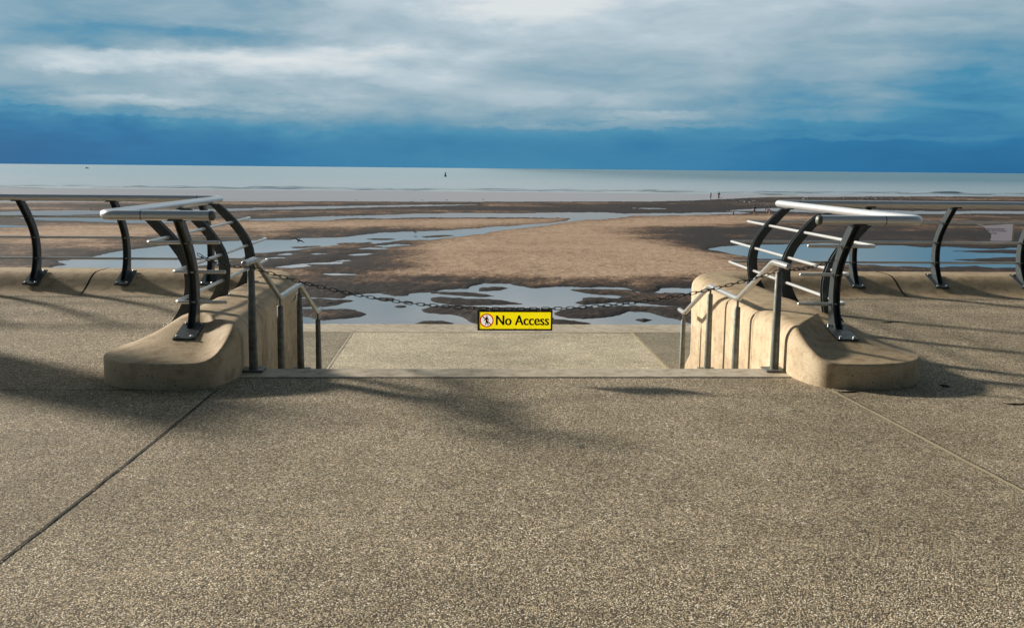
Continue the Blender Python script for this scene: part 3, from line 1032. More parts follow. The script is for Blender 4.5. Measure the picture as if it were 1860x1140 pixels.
# prohibition pictogram: white disc, walking figure, red ring and bar
def disc(name, r, y, mat, r_in=None):
    bm = bmesh.new()
    N = 40
    o_ = [bm.verts.new((px + r * math.cos(2 * math.pi * k / N), y, pz + r * math.sin(2 * math.pi * k / N))) for k in range(N)]
    if r_in:
        i_ = [bm.verts.new((px + r_in * math.cos(2 * math.pi * k / N), y, pz + r_in * math.sin(2 * math.pi * k / N))) for k in range(N)]
        for k in range(N): bm.faces.new((o_[k], o_[(k + 1) % N], i_[(k + 1) % N], i_[k]))
    else:
        bm.faces.new(o_)
    return bm_obj(name, bm, mat, sign, so)
disc('disc', pr * 0.835, SY, M_WHT)
bm = bmesh.new()
def limb(a, b_, w0, w1, y):
    a, b_ = Vector((px + a[0], 0, pz + a[1])), Vector((px + b_[0], 0, pz + b_[1]))
    d = (b_ - a).normalized(); nn = Vector((-d.z, 0, d.x))
    q = [a + nn * w0, b_ + nn * w1, b_ - nn * w1, a - nn * w0]
    vs = [bm.verts.new((v.x, y, v.z)) for v in q]
    vt = [bm.verts.new((v.x, y - 0.0004, v.z)) for v in q]
    bm.faces.new(vs); bm.faces.new(vt[::-1])
    for i in range(4): bm.faces.new((vs[i], vs[(i + 1) % 4], vt[(i + 1) % 4], vt[i]))
yy = SY - 0.0010
N = 16
hv = [bm.verts.new((px + 0.001 + 0.0062 * math.cos(2 * math.pi * k / N), yy, pz + 0.032 + 0.0062 * math.sin(2 * math.pi * k / N))) for k in range(N)]
bm.faces.new(hv)
limb((0.0, 0.025), (-0.002, -0.008), 0.0085, 0.0065, yy - 0.0001)
limb((-0.005, 0.022), (-0.017, 0.002), 0.0035, 0.0028, yy - 0.0002)
limb((-0.017, 0.003), (-0.024, -0.004), 0.0028, 0.0022, yy - 0.0003)
limb((0.006, 0.022), (0.016, 0.0), 0.0035, 0.0028, yy - 0.0002)
limb((-0.003, -0.006), (-0.009, -0.036), 0.0048, 0.0036, yy - 0.0003)
limb((0.0, -0.006), (0.013, -0.036), 0.0048, 0.0036, yy - 0.0004)
bm_obj('walking_figure', bm, M_BLK, sign, so)
disc('ring', pr, SY - 0.0004, M_RED, pr * 0.83)
bm = bmesh.new()
limb((-0.033, 0.033), (0.033, -0.033), 0.0042, 0.0042, SY - 0.0022)
bm_obj('bar', bm, M_RED, sign, so)
for xx in (hl[0], hr[0]):
    bm = bmesh.new()
    add_tube(bm, [Vector((xx + 0.002 * math.cos(a), SY - 0.004 + 0.010 * math.cos(a), 0.502 + 0.016 * math.sin(a))) for a in [2 * math.pi * k / 14 for k in range(14)]], 0.0017, 6, closed=True)
    bm_obj('hook', bm, M_BOLT, sign, so, True)

# ------------------------------------------------------------------ beach
POOLS = [
    [(-30.32, 68.9), (-30.78, 72.1), (-31.28, 74.9), (-31.05, 76.2), (-32.78, 79.2), (-32.31, 80.6), (-31.8, 81.6), (-31.55, 85.2), (-30.79, 89.1), (-29.4, 94.1), (-27.98, 98.3), (-25.03, 100.7), (-23.28, 101.6), (-20.09, 102.7), (-18.4, 102.8), (-17.94, 105.2), (-14.27, 106.3), (-12.79, 109.0), (-10.24, 114.7), (-7.15, 117.0), (-3.26, 119.4), (0.12, 122.9), (3.74, 127.9), (8.44, 133.3), (11.85, 137.7), (14.83, 143.7), (15.99, 150.1), (17.58, 153.6), (21.64, 157.6), (19.83, 150.6), (16.49, 143.9), (13.44, 137.9), (9.69, 129.7), (5.72, 123.5), (2.79, 117.9), (2.05, 114.0), (0.11, 111.9), (-2.89, 105.7), (-4.02, 104.0), (-6.64, 103.7), (-8.42, 100.6), (-9.41, 99.0), (-11.78, 100.3), (-12.45, 96.7), (-13.43, 96.0), (-14.94, 92.0), (-16.53, 89.5), (-19.24, 87.0), (-18.79, 81.8), (-19.67, 78.0), (-21.69, 74.5), (-21.32, 69.2)],
    [(-16.91, 85.5), (-16.22, 87.8), (-14.92, 87.3), (-15.35, 85.6), (-16.29, 85.0)],
    [(-14.2, 86.8), (-13.46, 87.4), (-12.56, 86.9), (-13.3, 86.3)],
    [(-10.73, 85.9), (-9.99, 87.0), (-8.24, 87.7), (-8.91, 86.0), (-9.81, 85.4)],
    [(-10.59, 92.3), (-9.49, 94.3), (-7.54, 93.1), (-8.21, 91.8), (-9.5, 91.7)],
    [(-9.09, 95.6), (-7.14, 98.5), (-5.68, 97.2), (-7.91, 94.4)],
    [(-14.78, 74.8), (-14.17, 76.5), (-13.2, 77.9), (-11.95, 78.9), (-10.16, 79.4), (-10.16, 78.1), (-12.54, 77.1), (-11.9, 76.2), (-13.38, 74.5)],
    [(-10.73, 70.7), (-9.59, 71.2), (-7.32, 70.5), (-8.23, 69.7), (-9.79, 69.7)],
    [(-10.81, 80.3), (-10.4, 81.3), (-9.7, 80.9), (-10.08, 79.9)],
    [(-17.26, 81.9), (-16.37, 83.5), (-15.26, 83.0), (-16.08, 82.0)],
    [(-11.16, 54.97), (-10.83, 56.82), (-10.19, 58.31), (-8.93, 57.59), (-7.44, 57.39), (-7.1, 58.89), (-6.24, 59.96), (-5.4, 59.98), (-4.35, 58.71), (-3.58, 58.73), (-3.59, 60.0), (-2.0, 60.3), (-1.51, 61.5), (-0.81, 61.8), (0.07, 62.3), (0.66, 64.1), (1.19, 65.1), (2.86, 65.0), (3.22, 63.9), (4.2, 62.8), (4.95, 63.1), (5.92, 63.7), (7.02, 63.7), (7.69, 63.2), (8.97, 63.2), (10.5, 63.4), (10.7, 61.5), (11.06, 60.6), (11.98, 60.7), (12.6, 62.4), (13.0, 63.2), (15.38, 63.1), (15.97, 61.1), (15.35, 53.76), (11.66, 40.54), (-9.07, 40.47), (-10.93, 45.99), (-11.02, 50.27), (-12.21, 52.81)],
    [(23.89, 94.6), (26.6, 98.2), (28.46, 99.7), (33.18, 100.8), (38.61, 102.7), (42.63, 100.7), (45.98, 100.3), (47.05, 97.5), (50.17, 99.1), (51.49, 97.1), (53.51, 96.6), (57.95, 98.3), (66.6, 98.9), (51.51, 76.2), (45.67, 77.2), (43.07, 77.5), (42.62, 79.3), (40.69, 78.3), (38.33, 77.3), (36.66, 77.7), (34.43, 78.9), (32.43, 79.7), (30.39, 80.6), (28.01, 83.4), (25.84, 84.3), (24.75, 87.4), (24.28, 91.5)],
    [(-32.92, 139.1), (-31.29, 142.2), (-26.83, 145.9), (-21.12, 151.5), (-14.76, 155.9), (-8.09, 162.4), (0.15, 165.6), (10.5, 166.2), (14.6, 169.9), (24.51, 171.5), (27.86, 167.9), (39.34, 171.7), (49.94, 177.7), (51.84, 173.7), (41.9, 166.1), (27.51, 160.2), (23.6, 152.7), (20.26, 147.5), (17.02, 148.6), (15.63, 151.6), (8.77, 152.4), (0.14, 151.2), (-7.48, 150.1), (-12.22, 146.3), (-17.23, 147.2), (-19.64, 140.8), (-25.51, 138.6)],
    [(-63.9, 140.8), (-63.49, 145.5), (-58.86, 147.7), (-53.36, 143.8), (-46.39, 141.7), (-42.14, 137.9), (-37.01, 135.8), (-40.18, 131.4), (-45.71, 130.8), (-51.22, 134.0), (-57.85, 135.9)],
    [(-95.95, 152.4), (-73.93, 157.8), (-70.71, 162.2), (-65.69, 165.0), (-55.66, 164.7), (-49.06, 170.0), (-41.99, 175.6), (-35.37, 181.6), (-30.28, 187.5), (-22.41, 191.7), (-9.94, 199.7), (2.46, 202.2), (-5.32, 195.0), (-16.69, 187.5), (-28.39, 175.8), (-35.48, 172.3), (-41.28, 165.0), (-48.8, 159.9), (-55.83, 155.1), (-61.77, 149.0), (-69.33, 147.9), (-91.12, 144.7)],
    [(-77.8, 123.4), (-58.93, 125.5), (-53.62, 122.7), (-55.97, 119.2), (-73.98, 117.2)],
    [(-254.14, 285.8), (-147.16, 315.2), (-81.07, 325.1), (82.2, 369.5), (88.9, 324.1), (94.5, 300.0), (119.3, 319.8), (201.1, 330.6), (187.5, 308.0), (125.8, 291.5), (101.1, 279.6), (87.8, 278.7), (70.7, 257.4), (56.56, 241.3), (43.47, 230.6), (19.31, 225.3), (-5.94, 217.9), (-30.04, 215.9), (-52.28, 209.3), (-72.47, 201.6), (-91.05, 194.5), (-168.45, 189.1)],
    [(31.7, 191.3), (36.24, 192.1), (40.26, 190.2), (35.26, 186.9)],
    [(83.2, 239.5), (91.6, 245.4), (112.0, 246.0), (127.0, 241.5), (153.0, 239.5), (150.4, 235.3), (113.5, 231.3), (85.5, 228.9)],
    [(49.05, 182.1), (54.54, 190.2), (62.1, 196.7), (72.9, 201.4), (79.6, 194.6), (85.8, 188.2), (91.8, 186.8), (105.4, 191.4), (121.0, 189.1), (114.7, 179.1), (93.9, 178.1), (74.0, 170.9), (64.4, 177.8), (57.96, 183.5)],
]
BANKS = [
    [(-10.02, 57.32), (-8.57, 57.36), (-7.86, 56.89), (-7.09, 56.67), (-6.68, 56.45), (-7.04, 55.51), (-7.21, 54.61), (-7.61, 53.95), (-9.47, 54.13)],
    [(-9.29, 53.07), (-8.06, 52.88), (-7.5, 53.1), (-6.6, 53.12), (-6.07, 52.72), (-5.8, 51.91), (-5.43, 51.13), (-5.55, 50.36), (-6.35, 49.97), (-7.01, 49.6), (-7.38, 49.23), (-7.96, 49.95), (-8.91, 50.88)],
    [(-5.35, 57.32), (-4.87, 57.69), (-4.3, 57.59), (-4.27, 56.74), (-4.77, 56.49)],
    [(-3.99, 55.92), (-3.62, 56.17), (-3.06, 55.83), (-3.57, 55.36)],
    [(-4.13, 54.02), (-3.92, 54.46), (-3.43, 54.58), (-3.29, 53.82), (-3.76, 53.49)],
    [(-2.15, 60.9), (-0.63, 60.8), (0.41, 60.4), (1.26, 59.63), (1.74, 58.61), (1.06, 58.09), (-0.27, 58.56), (-1.11, 59.05), (-2.32, 59.8)],
    [(-2.31, 57.76), (-1.61, 58.53), (-0.6, 58.05), (0.72, 57.59), (2.03, 57.13), (2.95, 55.96), (3.42, 55.06), (2.59, 55.04), (1.63, 54.8), (0.06, 54.54), (-1.04, 54.96), (-2.02, 56.09)],
    [(-2.48, 52.99), (-1.79, 54.07), (-0.56, 54.64), (0.99, 53.91), (3.45, 53.53), (4.76, 53.34), (4.25, 47.47), (0.56, 48.1), (0.06, 48.8), (-0.28, 50.07), (-0.76, 51.21), (-2.16, 51.77)],
    [(-2.63, 47.89), (-2.23, 48.77), (-1.2, 48.87), (-0.63, 48.26), (-0.9, 47.57), (-2.38, 47.22)],
    [(0.79, 63.0), (1.52, 63.4), (2.31, 63.3), (2.65, 62.6), (2.0, 61.4), (0.77, 61.0)],
    [(6.65, 62.0), (7.76, 62.3), (9.39, 62.3), (10.41, 61.9), (10.91, 60.7), (11.87, 60.2), (13.64, 60.2), (16.4, 60.0), (14.95, 54.63), (12.7, 54.58), (11.19, 55.0), (9.78, 56.12), (8.47, 56.09), (7.56, 55.37), (6.73, 55.13), (6.33, 55.81), (6.89, 57.0), (6.9, 57.99), (8.1, 58.14), (9.06, 57.79), (9.55, 58.81), (8.29, 59.56), (7.21, 60.6)],
    [(4.67, 51.3), (5.18, 52.92), (6.1, 53.79), (7.11, 53.6), (8.14, 54.27), (9.54, 54.74), (11.08, 54.44), (12.6, 54.14), (14.74, 52.68), (13.16, 46.9), (11.4, 48.24), (10.9, 49.86), (10.36, 50.8), (9.72, 52.18), (8.9, 52.37), (8.28, 51.16), (7.31, 50.18), (6.11, 49.88), (5.28, 50.34), (4.8, 50.81)],
    [(4.35, 49.58), (5.05, 49.41), (5.96, 48.7), (6.6, 48.18), (5.58, 47.82), (4.16, 47.46)],
    [(8.6, 49.55), (9.29, 49.84), (9.69, 49.47), (9.12, 48.92)],
    [(12.51, 60.7), (12.81, 60.5), (14.05, 60.5), (13.52, 59.7), (12.64, 59.67)],
    [(-17.31, 93.7), (-15.45, 95.1), (-13.95, 96.6), (-14.46, 93.9), (-16.06, 92.5)],
    [(-11.15, 105.0), (-8.91, 106.4), (-7.51, 105.3), (-8.67, 103.6), (-10.45, 103.8)],
    [(-13.37, 98.7), (-11.7, 99.6), (-9.62, 101.2), (-9.82, 97.6), (-12.36, 96.0)],
    [(-5.35, 109.7), (-3.68, 111.6), (-1.16, 111.8), (-2.96, 108.1), (-4.78, 108.0)],
    [(47.98, 93.6), (52.17, 95.2), (56.32, 95.5), (61.9, 95.2), (59.76, 91.9), (53.66, 90.9), (49.83, 91.9)],
    [(43.21, 84.2), (48.03, 86.6), (51.92, 87.9), (55.94, 85.9), (53.22, 81.7), (47.44, 81.9)],
]
TONES = [
    (4.398, 94.568, 10.209, 26.058, -1.0),
    (11.745, 102.127, 11.605, 41.787, -0.7),
    (2.31, 78.228, 6.667, 11.144, -0.6),
    (13.639, 78.788, 7.163, 12.661, -0.8),
    (28.014, 139.621, 18.246, 17.04, -0.8),
    (43.292, 157.134, 17.856, 14.389, -0.8),
    (28.287, 111.732, 8.253, 12.731, 0.55),
    (26.61, 96.103, 5.46, 8.073, 0.8),
    (42.518, 122.879, 13.964, 17.598, 0.9),
    (55.13, 118.896, 16.889, 18.535, 0.9),
    (21.33, 92.523, 4.731, 7.483, -0.3),
    (18.651, 76.811, 3.928, 5.157, -0.4),
    (61.993, 151.303, 10.316, 11.673, -0.25),
    (28.375, 75.136, 8.538, 2.467, 0.2),
    (75.307, 153.019, 10.433, 10.234, -0.2),
    (-39.753, 110.084, 20.641, 10.593, -0.9),
    (-18.346, 131.469, 31.373, 8.813, -0.9),
    (0.13, 140.421, 17.553, 7.182, -0.9),
    (-19.404, 115.769, 17.102, 7.81, 0.45),
    (-34.511, 84.991, 7.244, 5.262, 0.75),
    (-28.646, 102.729, 7.004, 6.15, 0.7),
    (-33.967, 77.302, 5.271, 4.353, 0.9),
    (-44.426, 97.77, 6.666, 6.267, -0.3),
    (-6.026, 71.676, 3.665, 7.485, 0.5),
    (-9.231, 82.344, 6.55, 6.915, 0.5),
    (-13.355, 82.116, 6.532, 6.877, 0.35),
    (-8.58, 66.334, 7.538, 3.205, 0.3),
    (-6.28, 65.772, 2.242, 1.891, -0.35),
    (-1.824, 66.573, 5.296, 2.583, 0.7),
    (5.76, 66.189, 9.778, 2.234, 0.75),
    (13.6, 67.12, 4.576, 3.282, 0.7),
    (-1.764, 64.365, 1.463, 1.509, -0.5),
    (-8.7, 61.801, 4.214, 2.226, 0.55),
    (-8.442, 71.574, 2.44, 2.985, -0.2),
    (-45.54, 182.138, 62.092, 8.458, 0.8),
    (-60.399, 198.131, 67.545, 7.149, -0.7),
    (-14.49, 173.671, 39.471, 6.591, -0.2),
    (-47.201, 154.593, 21.959, 5.223, 0.6),
    (5.434, 186.515, 52.987, 10.136, 0.55),
    (6.082, 208.994, 47.499, 7.954, -0.1),
    (39.625, 198.021, 28.128, 17.138, 0.7),
    (41.402, 180.786, 16.435, 9.523, 0.9),
    (78.947, 211.252, 42.01, 16.254, 0.6),
    (122.414, 265.503, 45.256, 15.405, 0.15),
    (67.587, 236.036, 20.117, 16.233, 0.5),
    (-42.466, 127.432, 10.861, 4.732, 0.0),
    (-58.687, 134.388, 13.744, 6.578, 0.8),
    (72.163, 166.698, 24.626, 10.121, 0.3),
]
GULLS = [(58.22, 230.2), (60.4, 229.6), (60.3, 226.0), (61.8, 225.7), (62.9, 225.2), (62.7, 221.7), (64.6, 228.0), (65.4, 229.3), (64.1, 223.0), (68.6, 235.5), (64.1, 218.4), (70.7, 239.4), (67.6, 228.0), (68.1, 227.7), (67.3, 223.4), (67.5, 256.6), (65.9, 214.9), (61.9, 202.2), (62.5, 202.3), (63.5, 203.9), (63.1, 201.0), (87.2, 249.3), (89.0, 253.1), (92.1, 260.0), (89.6, 251.5), (92.7, 258.3), (90.1, 249.9), (95.3, 260.3), (94.8, 255.7), (98.4, 261.5), (99.5, 262.7), (100.8, 263.5), (100.9, 262.6), (97.6, 250.0), (102.4, 260.7), (105.4, 262.8), (105.5, 260.5), (104.0, 254.9), (103.5, 252.2), (106.8, 258.6), (110.4, 265.3), (108.4, 259.0), (115.0, 273.1), (114.7, 270.2), (109.9, 258.0), (113.9, 263.4), (112.1, 258.5), (112.6, 254.3), (116.0, 256.0), (119.6, 258.1), (-5.92, 112.3), (-4.67, 221.7), (3.66, 227.2), (49.63, 214.8), (134.9, 268.5), (142.0, 261.2)]
WADERS = [(-74.93, 196.5), (-65.71, 195.5), (-62.28, 164.6), (-24.91, 219.5), (-11.94, 222.5), (-10.21, 222.9)]


def hash2(ix, iy, seed):
    h = (ix.astype(np.int64) * 374761393 + iy.astype(np.int64) * 668265263 + seed * 974711) & 0xFFFFFFFF
    h = ((h ^ (h >> 13)) * 1274126177) & 0xFFFFFFFF
    h = h ^ (h >> 16)
    return (h & 0xFFFF) / 65535.0
def vnoise(x, y, seed):
    ix, iy = np.floor(x), np.floor(y)
    fx, fy = x - ix, y - iy
    fx, fy = fx * fx * (3 - 2 * fx), fy * fy * (3 - 2 * fy)
    a, b_ = hash2(ix, iy, seed), hash2(ix + 1, iy, seed)
    c, d = hash2(ix, iy + 1, seed), hash2(ix + 1, iy + 1, seed)
    return (a * (1 - fx) + b_ * fx) * (1 - fy) + (c * (1 - fx) + d * fx) * fy
def fbm(x, y, seed, oct_=4, gain=0.5):
    s_, a, t = 0.0, 1.0, 0.0
    for k in range(oct_):
        s_ = s_ + a * vnoise(x * 2 ** k, y * 2 ** k, seed + 17 * k)
        t += a
        a *= gain
    return s_ / t - 0.5

# a sheet of sand whose grid grows coarser with distance from the sea wall
NX, NY = 820, 520
DZ = H - ZB
uu = np.linspace(-1500, 1500, NX)
vv = np.concatenate([np.linspace(560, 300, 190, endpoint=False), np.linspace(300, 44.5, NY - 190)])
U, Vv = np.meshgrid(uu, vv)
Yg = 1760.0 * DZ / Vv
Xg = U / 1760.0 * Yg
def to_uv(X, Y): return X / Y * 1760.0, 1760.0 * DZ / Y

def sdist(poly):
    """signed distance (inside positive) in units that shrink with distance"""
    P_ = np.array(poly, float)
    pu, pv = to_uv(P_[:, 0], P_[:, 1])
    u0, u1, v0, v1 = pu.min() - 60, pu.max() + 60, pv.min() - 30, pv.max() + 30
    ci = np.where((uu > u0) & (uu < u1))[0]
    ri = np.where((vv > v0) & (vv < v1))[0]
    if len(ci) == 0 or len(ri) == 0: return None
    c0, c1, r0, r1 = ci[0], ci[-1] + 1, ri[0], ri[-1] + 1
    u, v = U[r0:r1, c0:c1], Vv[r0:r1, c0:c1]
    d = np.full(u.shape, 1e9)
    ins = np.zeros(u.shape, bool)
    AN = 0.28                                   # along-shore distances count less: shores read flat
    for i in range(len(pu)):
        ax, ay, bx, by = pu[i - 1] * AN, pv[i - 1], pu[i] * AN, pv[i]
        ex, ey = bx - ax, by - ay
        L2 = ex * ex + ey * ey + 1e-9
        t = np.clip(((u * AN - ax) * ex + (v - ay) * ey) / L2, 0, 1)
        d = np.minimum(d, np.hypot(u * AN - ax - t * ex, v - ay - t * ey))
        cross = ((ay > v) != (by > v))
        with np.errstate(divide='ignore', invalid='ignore'):
            ins ^= cross & (u * AN < (bx - ax) * (v - ay) / (by - ay + 1e-12) + ax)
    return (slice(r0, r1), slice(c0, c1)), np.where(ins, d, -d)

wat = np.full(U.shape, -30.0)                   # >0 under water
for pl in POOLS:
    r_ = sdist(pl)
    if r_: wat[r_[0]] = np.maximum(wat[r_[0]], r_[1])
for pl in BANKS:
    r_ = sdist(pl)
    if r_: wat[r_[0]] = np.minimum(wat[r_[0]], -r_[1])
# ragged edges (finer in the foreground)
edge = fbm(Xg * 0.55, Yg * 0.30, 5, 5, 0.65) * np.clip(Vv / 42, 0.8, 4.2) + fbm(Xg * 2.2, Yg * 1.1, 9, 3) * np.clip((Vv - 120) / 60, 0, 1.6)
wat = wat + edge
d_out = np.clip(-wat, 0, 30)
sand_h = 0.012 + 0.16 * (1 - np.exp(-d_out / 9.0)) + 0.012 * np.clip(d_out, 0, 3)
relief = fbm(Xg * 0.05, Yg * 0.035, 21, 4) * 0.25 + fbm(Xg * 0.5, Yg * 0.35, 33, 4) * 0.05
pebbly = fbm(Xg * 3.5, Yg * 3.0, 41, 3) * 0.10
sand_h = sand_h + np.clip(d_out / 8, 0, 1) * np.maximum(relief, -0.12) + np.clip(d_out / 2.0, 0, 1) * np.clip((Vv - 110) / 80, 0, 1) * np.maximum(pebbly, -.04)
Zg = np.where(wat > 0, ZB - 0.02 - 0.10 * np.clip(wat / 6, 0, 1), ZB + sand_h)
# colour of the sand: 0 dry and pale .. 1 wet and dark
tone = 0.58 + np.zeros_like(U)
for X, Y, rx, ry, a in TONES:
    tone += a * (0.56 if a > 0 else 0.62) * np.exp(-(((Xg - X) / rx) ** 2 + ((Yg - Y) / ry) ** 2) * 1.1)
tone = np.clip(tone, 0.10, 0.95)
rough_ = 0.30 + 0.70 * np.clip((tone - 0.12) / 0.35, 0, 1)      # the dry bar is smooth, the wet sand mottled
tone += 0.50 * np.exp(-d_out / 5.0) + np.clip((Vv - 190) / 40, 0, 1) * 0.55 * np.exp(-d_out / 30)
tone += rough_ * fbm(Xg * 0.11, Yg * 0.055, 51, 5, 0.6) * 0.75 + rough_ * fbm(Xg * 0.42, Yg * 0.30, 61, 5, 0.65) * 0.80
# faint drifts and dark streaks lying along the shore
streak = fbm(Xg * 0.035, Yg * 0.16, 71, 5, 0.62)
tone += rough_ * np.clip(streak, -0.25, 0.35) * 1.2
tone = np.clip(tone, 0, 1.15)

nv = NX * NY
me = bpy.data.meshes.new('beach')
me.vertices.add(nv)
me.vertices.foreach_set('co', np.stack([Xg, Yg, Zg], -1).reshape(-1).astype(np.float32))
idx = np.arange(nv).reshape(NY, NX)
q = np.stack([idx[:-1, :-1], idx[:-1, 1:], idx[1:, 1:], idx[1:, :-1]], -1).reshape(-1, 4)
me.loops.add(q.size)
me.loops.foreach_set('vertex_index', q.reshape(-1).astype(np.int32))
me.polygons.add(len(q))
me.polygons.foreach_set('loop_start', np.arange(0, q.size, 4, dtype=np.int32))
me.polygons.foreach_set('use_smooth', np.ones(len(q), bool))
me.update(calc_edges=True)
at = me.attributes.new('wetness', 'FLOAT', 'POINT')
at.data.foreach_set('value', tone.reshape(-1).astype(np.float32))
beach = bpy.data.objects.new('beach', me)
COL.objects.link(beach)
tag(beach, kind='structure')

mt, nt, pb = new_mat('tidal sand')
P = nt.n('ShaderNodeNewGeometry').outputs['Position']
wet = nt.n('ShaderNodeAttribute', attribute_name='wetness').outputs['Fac']
fn = nt.noise(nt.mapping(P, scale=(1.0, 0.6, 1)), 1.6, 7, 0.66)
fn2 = nt.noise(nt.mapping(P, scale=(1.0, 0.8, 1)), 9.0, 4, 0.7)
wv_ = nt.math('ADD', wet, nt.math('ADD', nt.math('ADD', nt.math('MULTIPLY', nt.math('SUBTRACT', fn, 0.5), 1.25), nt.math('MULTIPLY', nt.math('SUBTRACT', nt.noise(nt.mapping(P, scale=(1.0, 0.5, 1), loc=(3, 8, 0)), 4.2, 3, 0.75), 0.5), 0.9)), nt.math('MULTIPLY', nt.math('SUBTRACT', fn2, 0.5), 0.9)))
sandc = nt.ramp(wv_, [(0.0, srgb(188, 160, 134)), (0.30, srgb(158, 131, 106)), (0.58, srgb(108, 84, 64)), (0.82, srgb(66, 50, 38)), (1.0, srgb(40, 31, 24))])
nt.put(pb.inputs['Base Color'], sandc)
nt.put(pb.inputs['Roughness'], nt.maprange(wv_, 0.3, 1.1, 0.9, 0.72))
pb.inputs['Specular IOR Level'].default_value = 0.25
bump(nt, pb, nt.math('ADD', fn2, nt.math('MULTIPLY', fn, 1.2)), 1.0, 0.07)
me.materials.append(mt)

# standing water in the pools and channels
def mat_water(name, col, rough, bump_s, bscale, stretch, ior=1.33):
    mt, nt, pb = new_mat(name)
    P = nt.n('ShaderNodeNewGeometry').outputs['Position']
    pb.inputs['IOR'].default_value = ior
    pb.inputs['Roughness'].default_value = rough
    n1 = nt.noise(nt.mapping(P, scale=stretch), bscale, 4, 0.6)
    n2 = nt.noise(nt.mapping(P, scale=(0.012, 0.03, 1)), 1.0, 4, 0.6)
    nt.put(pb.inputs['Base Color'], nt.mix(nt.maprange(n2, 0.35, 0.65), (*col, 1), tuple(c * 0.75 for c in col) + (1,)))
    if bump_s: bump(nt, pb, n1, bump_s, 0.02)
    return mt, nt, pb
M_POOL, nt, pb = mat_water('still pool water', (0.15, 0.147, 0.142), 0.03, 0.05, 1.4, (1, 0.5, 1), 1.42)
# wind ripples roughen the wide shallow sheets out on the open sands
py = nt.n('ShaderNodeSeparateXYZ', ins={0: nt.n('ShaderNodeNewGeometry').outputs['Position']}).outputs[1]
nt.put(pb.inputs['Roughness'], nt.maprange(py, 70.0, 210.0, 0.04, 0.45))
nt.put(pb.inputs['Base Color'], nt.mix(nt.maprange(py, 110.0, 230.0, 0, 1), pb.inputs['Base Color'].links[0].from_socket, (0.34, 0.34, 0.36, 1)))  # distant water paler: reflected sky put into the base colour
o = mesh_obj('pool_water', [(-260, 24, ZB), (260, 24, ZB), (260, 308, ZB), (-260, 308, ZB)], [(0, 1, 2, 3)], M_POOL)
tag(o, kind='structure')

# the sea: a sheet out to the horizon, with low breakers near the shore
ys = np.concatenate([np.linspace(308, 400, 190), np.linspace(404, 520, 40), np.geomspace(530, 4950, 40)])
xs = np.linspace(-1, 1, 420)
YY, XX = np.meshgrid(ys, xs, indexing='ij')
Xs = XX * (YY * 0.95 + 60)
crest = fbm(Xs * 0.030, YY * 0.26, 81, 4, 0.55)
env = np.exp(-((YY - 330) / 22.0) ** 2)
Zs = ZB + env * np.clip(crest - 0.09, 0, 1) * 3.2
Zs[0] = ZB
foam = np.clip((fbm(Xs * 0.03, YY * 0.22, 82, 4, 0.6) - 0.06) * 7, 0, 1) * np.exp(-((YY - 332) / 26.0) ** 2)
me = bpy.data.meshes.new('sea')
ny_, nx_ = YY.shape
me.vertices.add(ny_ * nx_)
me.vertices.foreach_set('co', np.stack([Xs, YY, Zs], -1).reshape(-1).astype(np.float32))
idx = np.arange(ny_ * nx_).reshape(ny_, nx_)
q = np.stack([idx[:-1, :-1], idx[:-1, 1:], idx[1:, 1:], idx[1:, :-1]], -1).reshape(-1, 4)
me.loops.add(q.size)
me.loops.foreach_set('vertex_index', q.reshape(-1).astype(np.int32))
me.polygons.add(len(q))
me.polygons.foreach_set('loop_start', np.arange(0, q.size, 4, dtype=np.int32))
me.polygons.foreach_set('use_smooth', np.ones(len(q), bool))
me.update(calc_edges=True)
at = me.attributes.new('foam', 'FLOAT', 'POINT')
at.data.foreach_set('value', foam.reshape(-1).astype(np.float32))
sea = bpy.data.objects.new('sea', me)
COL.objects.link(sea)
tag(sea, kind='structure')
mt, nt, pb = mat_water('sea water', (0.10, 0.155, 0.17), 0.42, 0.0, 1.0, (1, 1, 1), 1.5)
P = nt.n('ShaderNodeNewGeometry').outputs['Position']
fo = nt.n('ShaderNodeAttribute', attribute_name='foam').outputs['Fac']
g1 = nt.noise(nt.mapping(P, scale=(0.05, 0.16, 1)), 1.0, 6, 0.62)
g2 = nt.noise(nt.mapping(P, scale=(0.35, 0.9, 1)), 1.0, 4, 0.6)
cloud_shade = nt.maprange(nt.n('ShaderNodeSeparateXYZ', ins={0: P}).outputs[0], -60.0, 260.0, 0, 1, True)  # cloud shade and darker sky reflection put into the sea colour rightward
base = nt.mix(nt.maprange(g1, 0.3, 0.7), nt.mix(cloud_shade, (0.32, 0.47, 0.55, 1), (0.07, 0.19, 0.26, 1)), nt.mix(cloud_shade, (0.42, 0.55, 0.62, 1), (0.12, 0.25, 0.32, 1)))
fm = nt.math('MULTIPLY', fo, nt.maprange(g2, 0.42, 0.58, 0, 1, True))
silt = nt.maprange(nt.n('ShaderNodeSeparateXYZ', ins={0: P}).outputs[1], 900.0, 320.0, 0, 0.55, True)
base = nt.mix(silt, base, (0.46, 0.53, 0.58, 1))
base = nt.mix(nt.math('MULTIPLY', fm, 0.7), base, (0.62, 0.63, 0.62, 1))
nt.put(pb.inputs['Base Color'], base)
bump(nt, pb, nt.math('ADD', nt.math('MULTIPLY', g1, 2.2), nt.math('MULTIPLY', g2, 0.5)), 0.6, 0.6)
me.materials.append(mt)

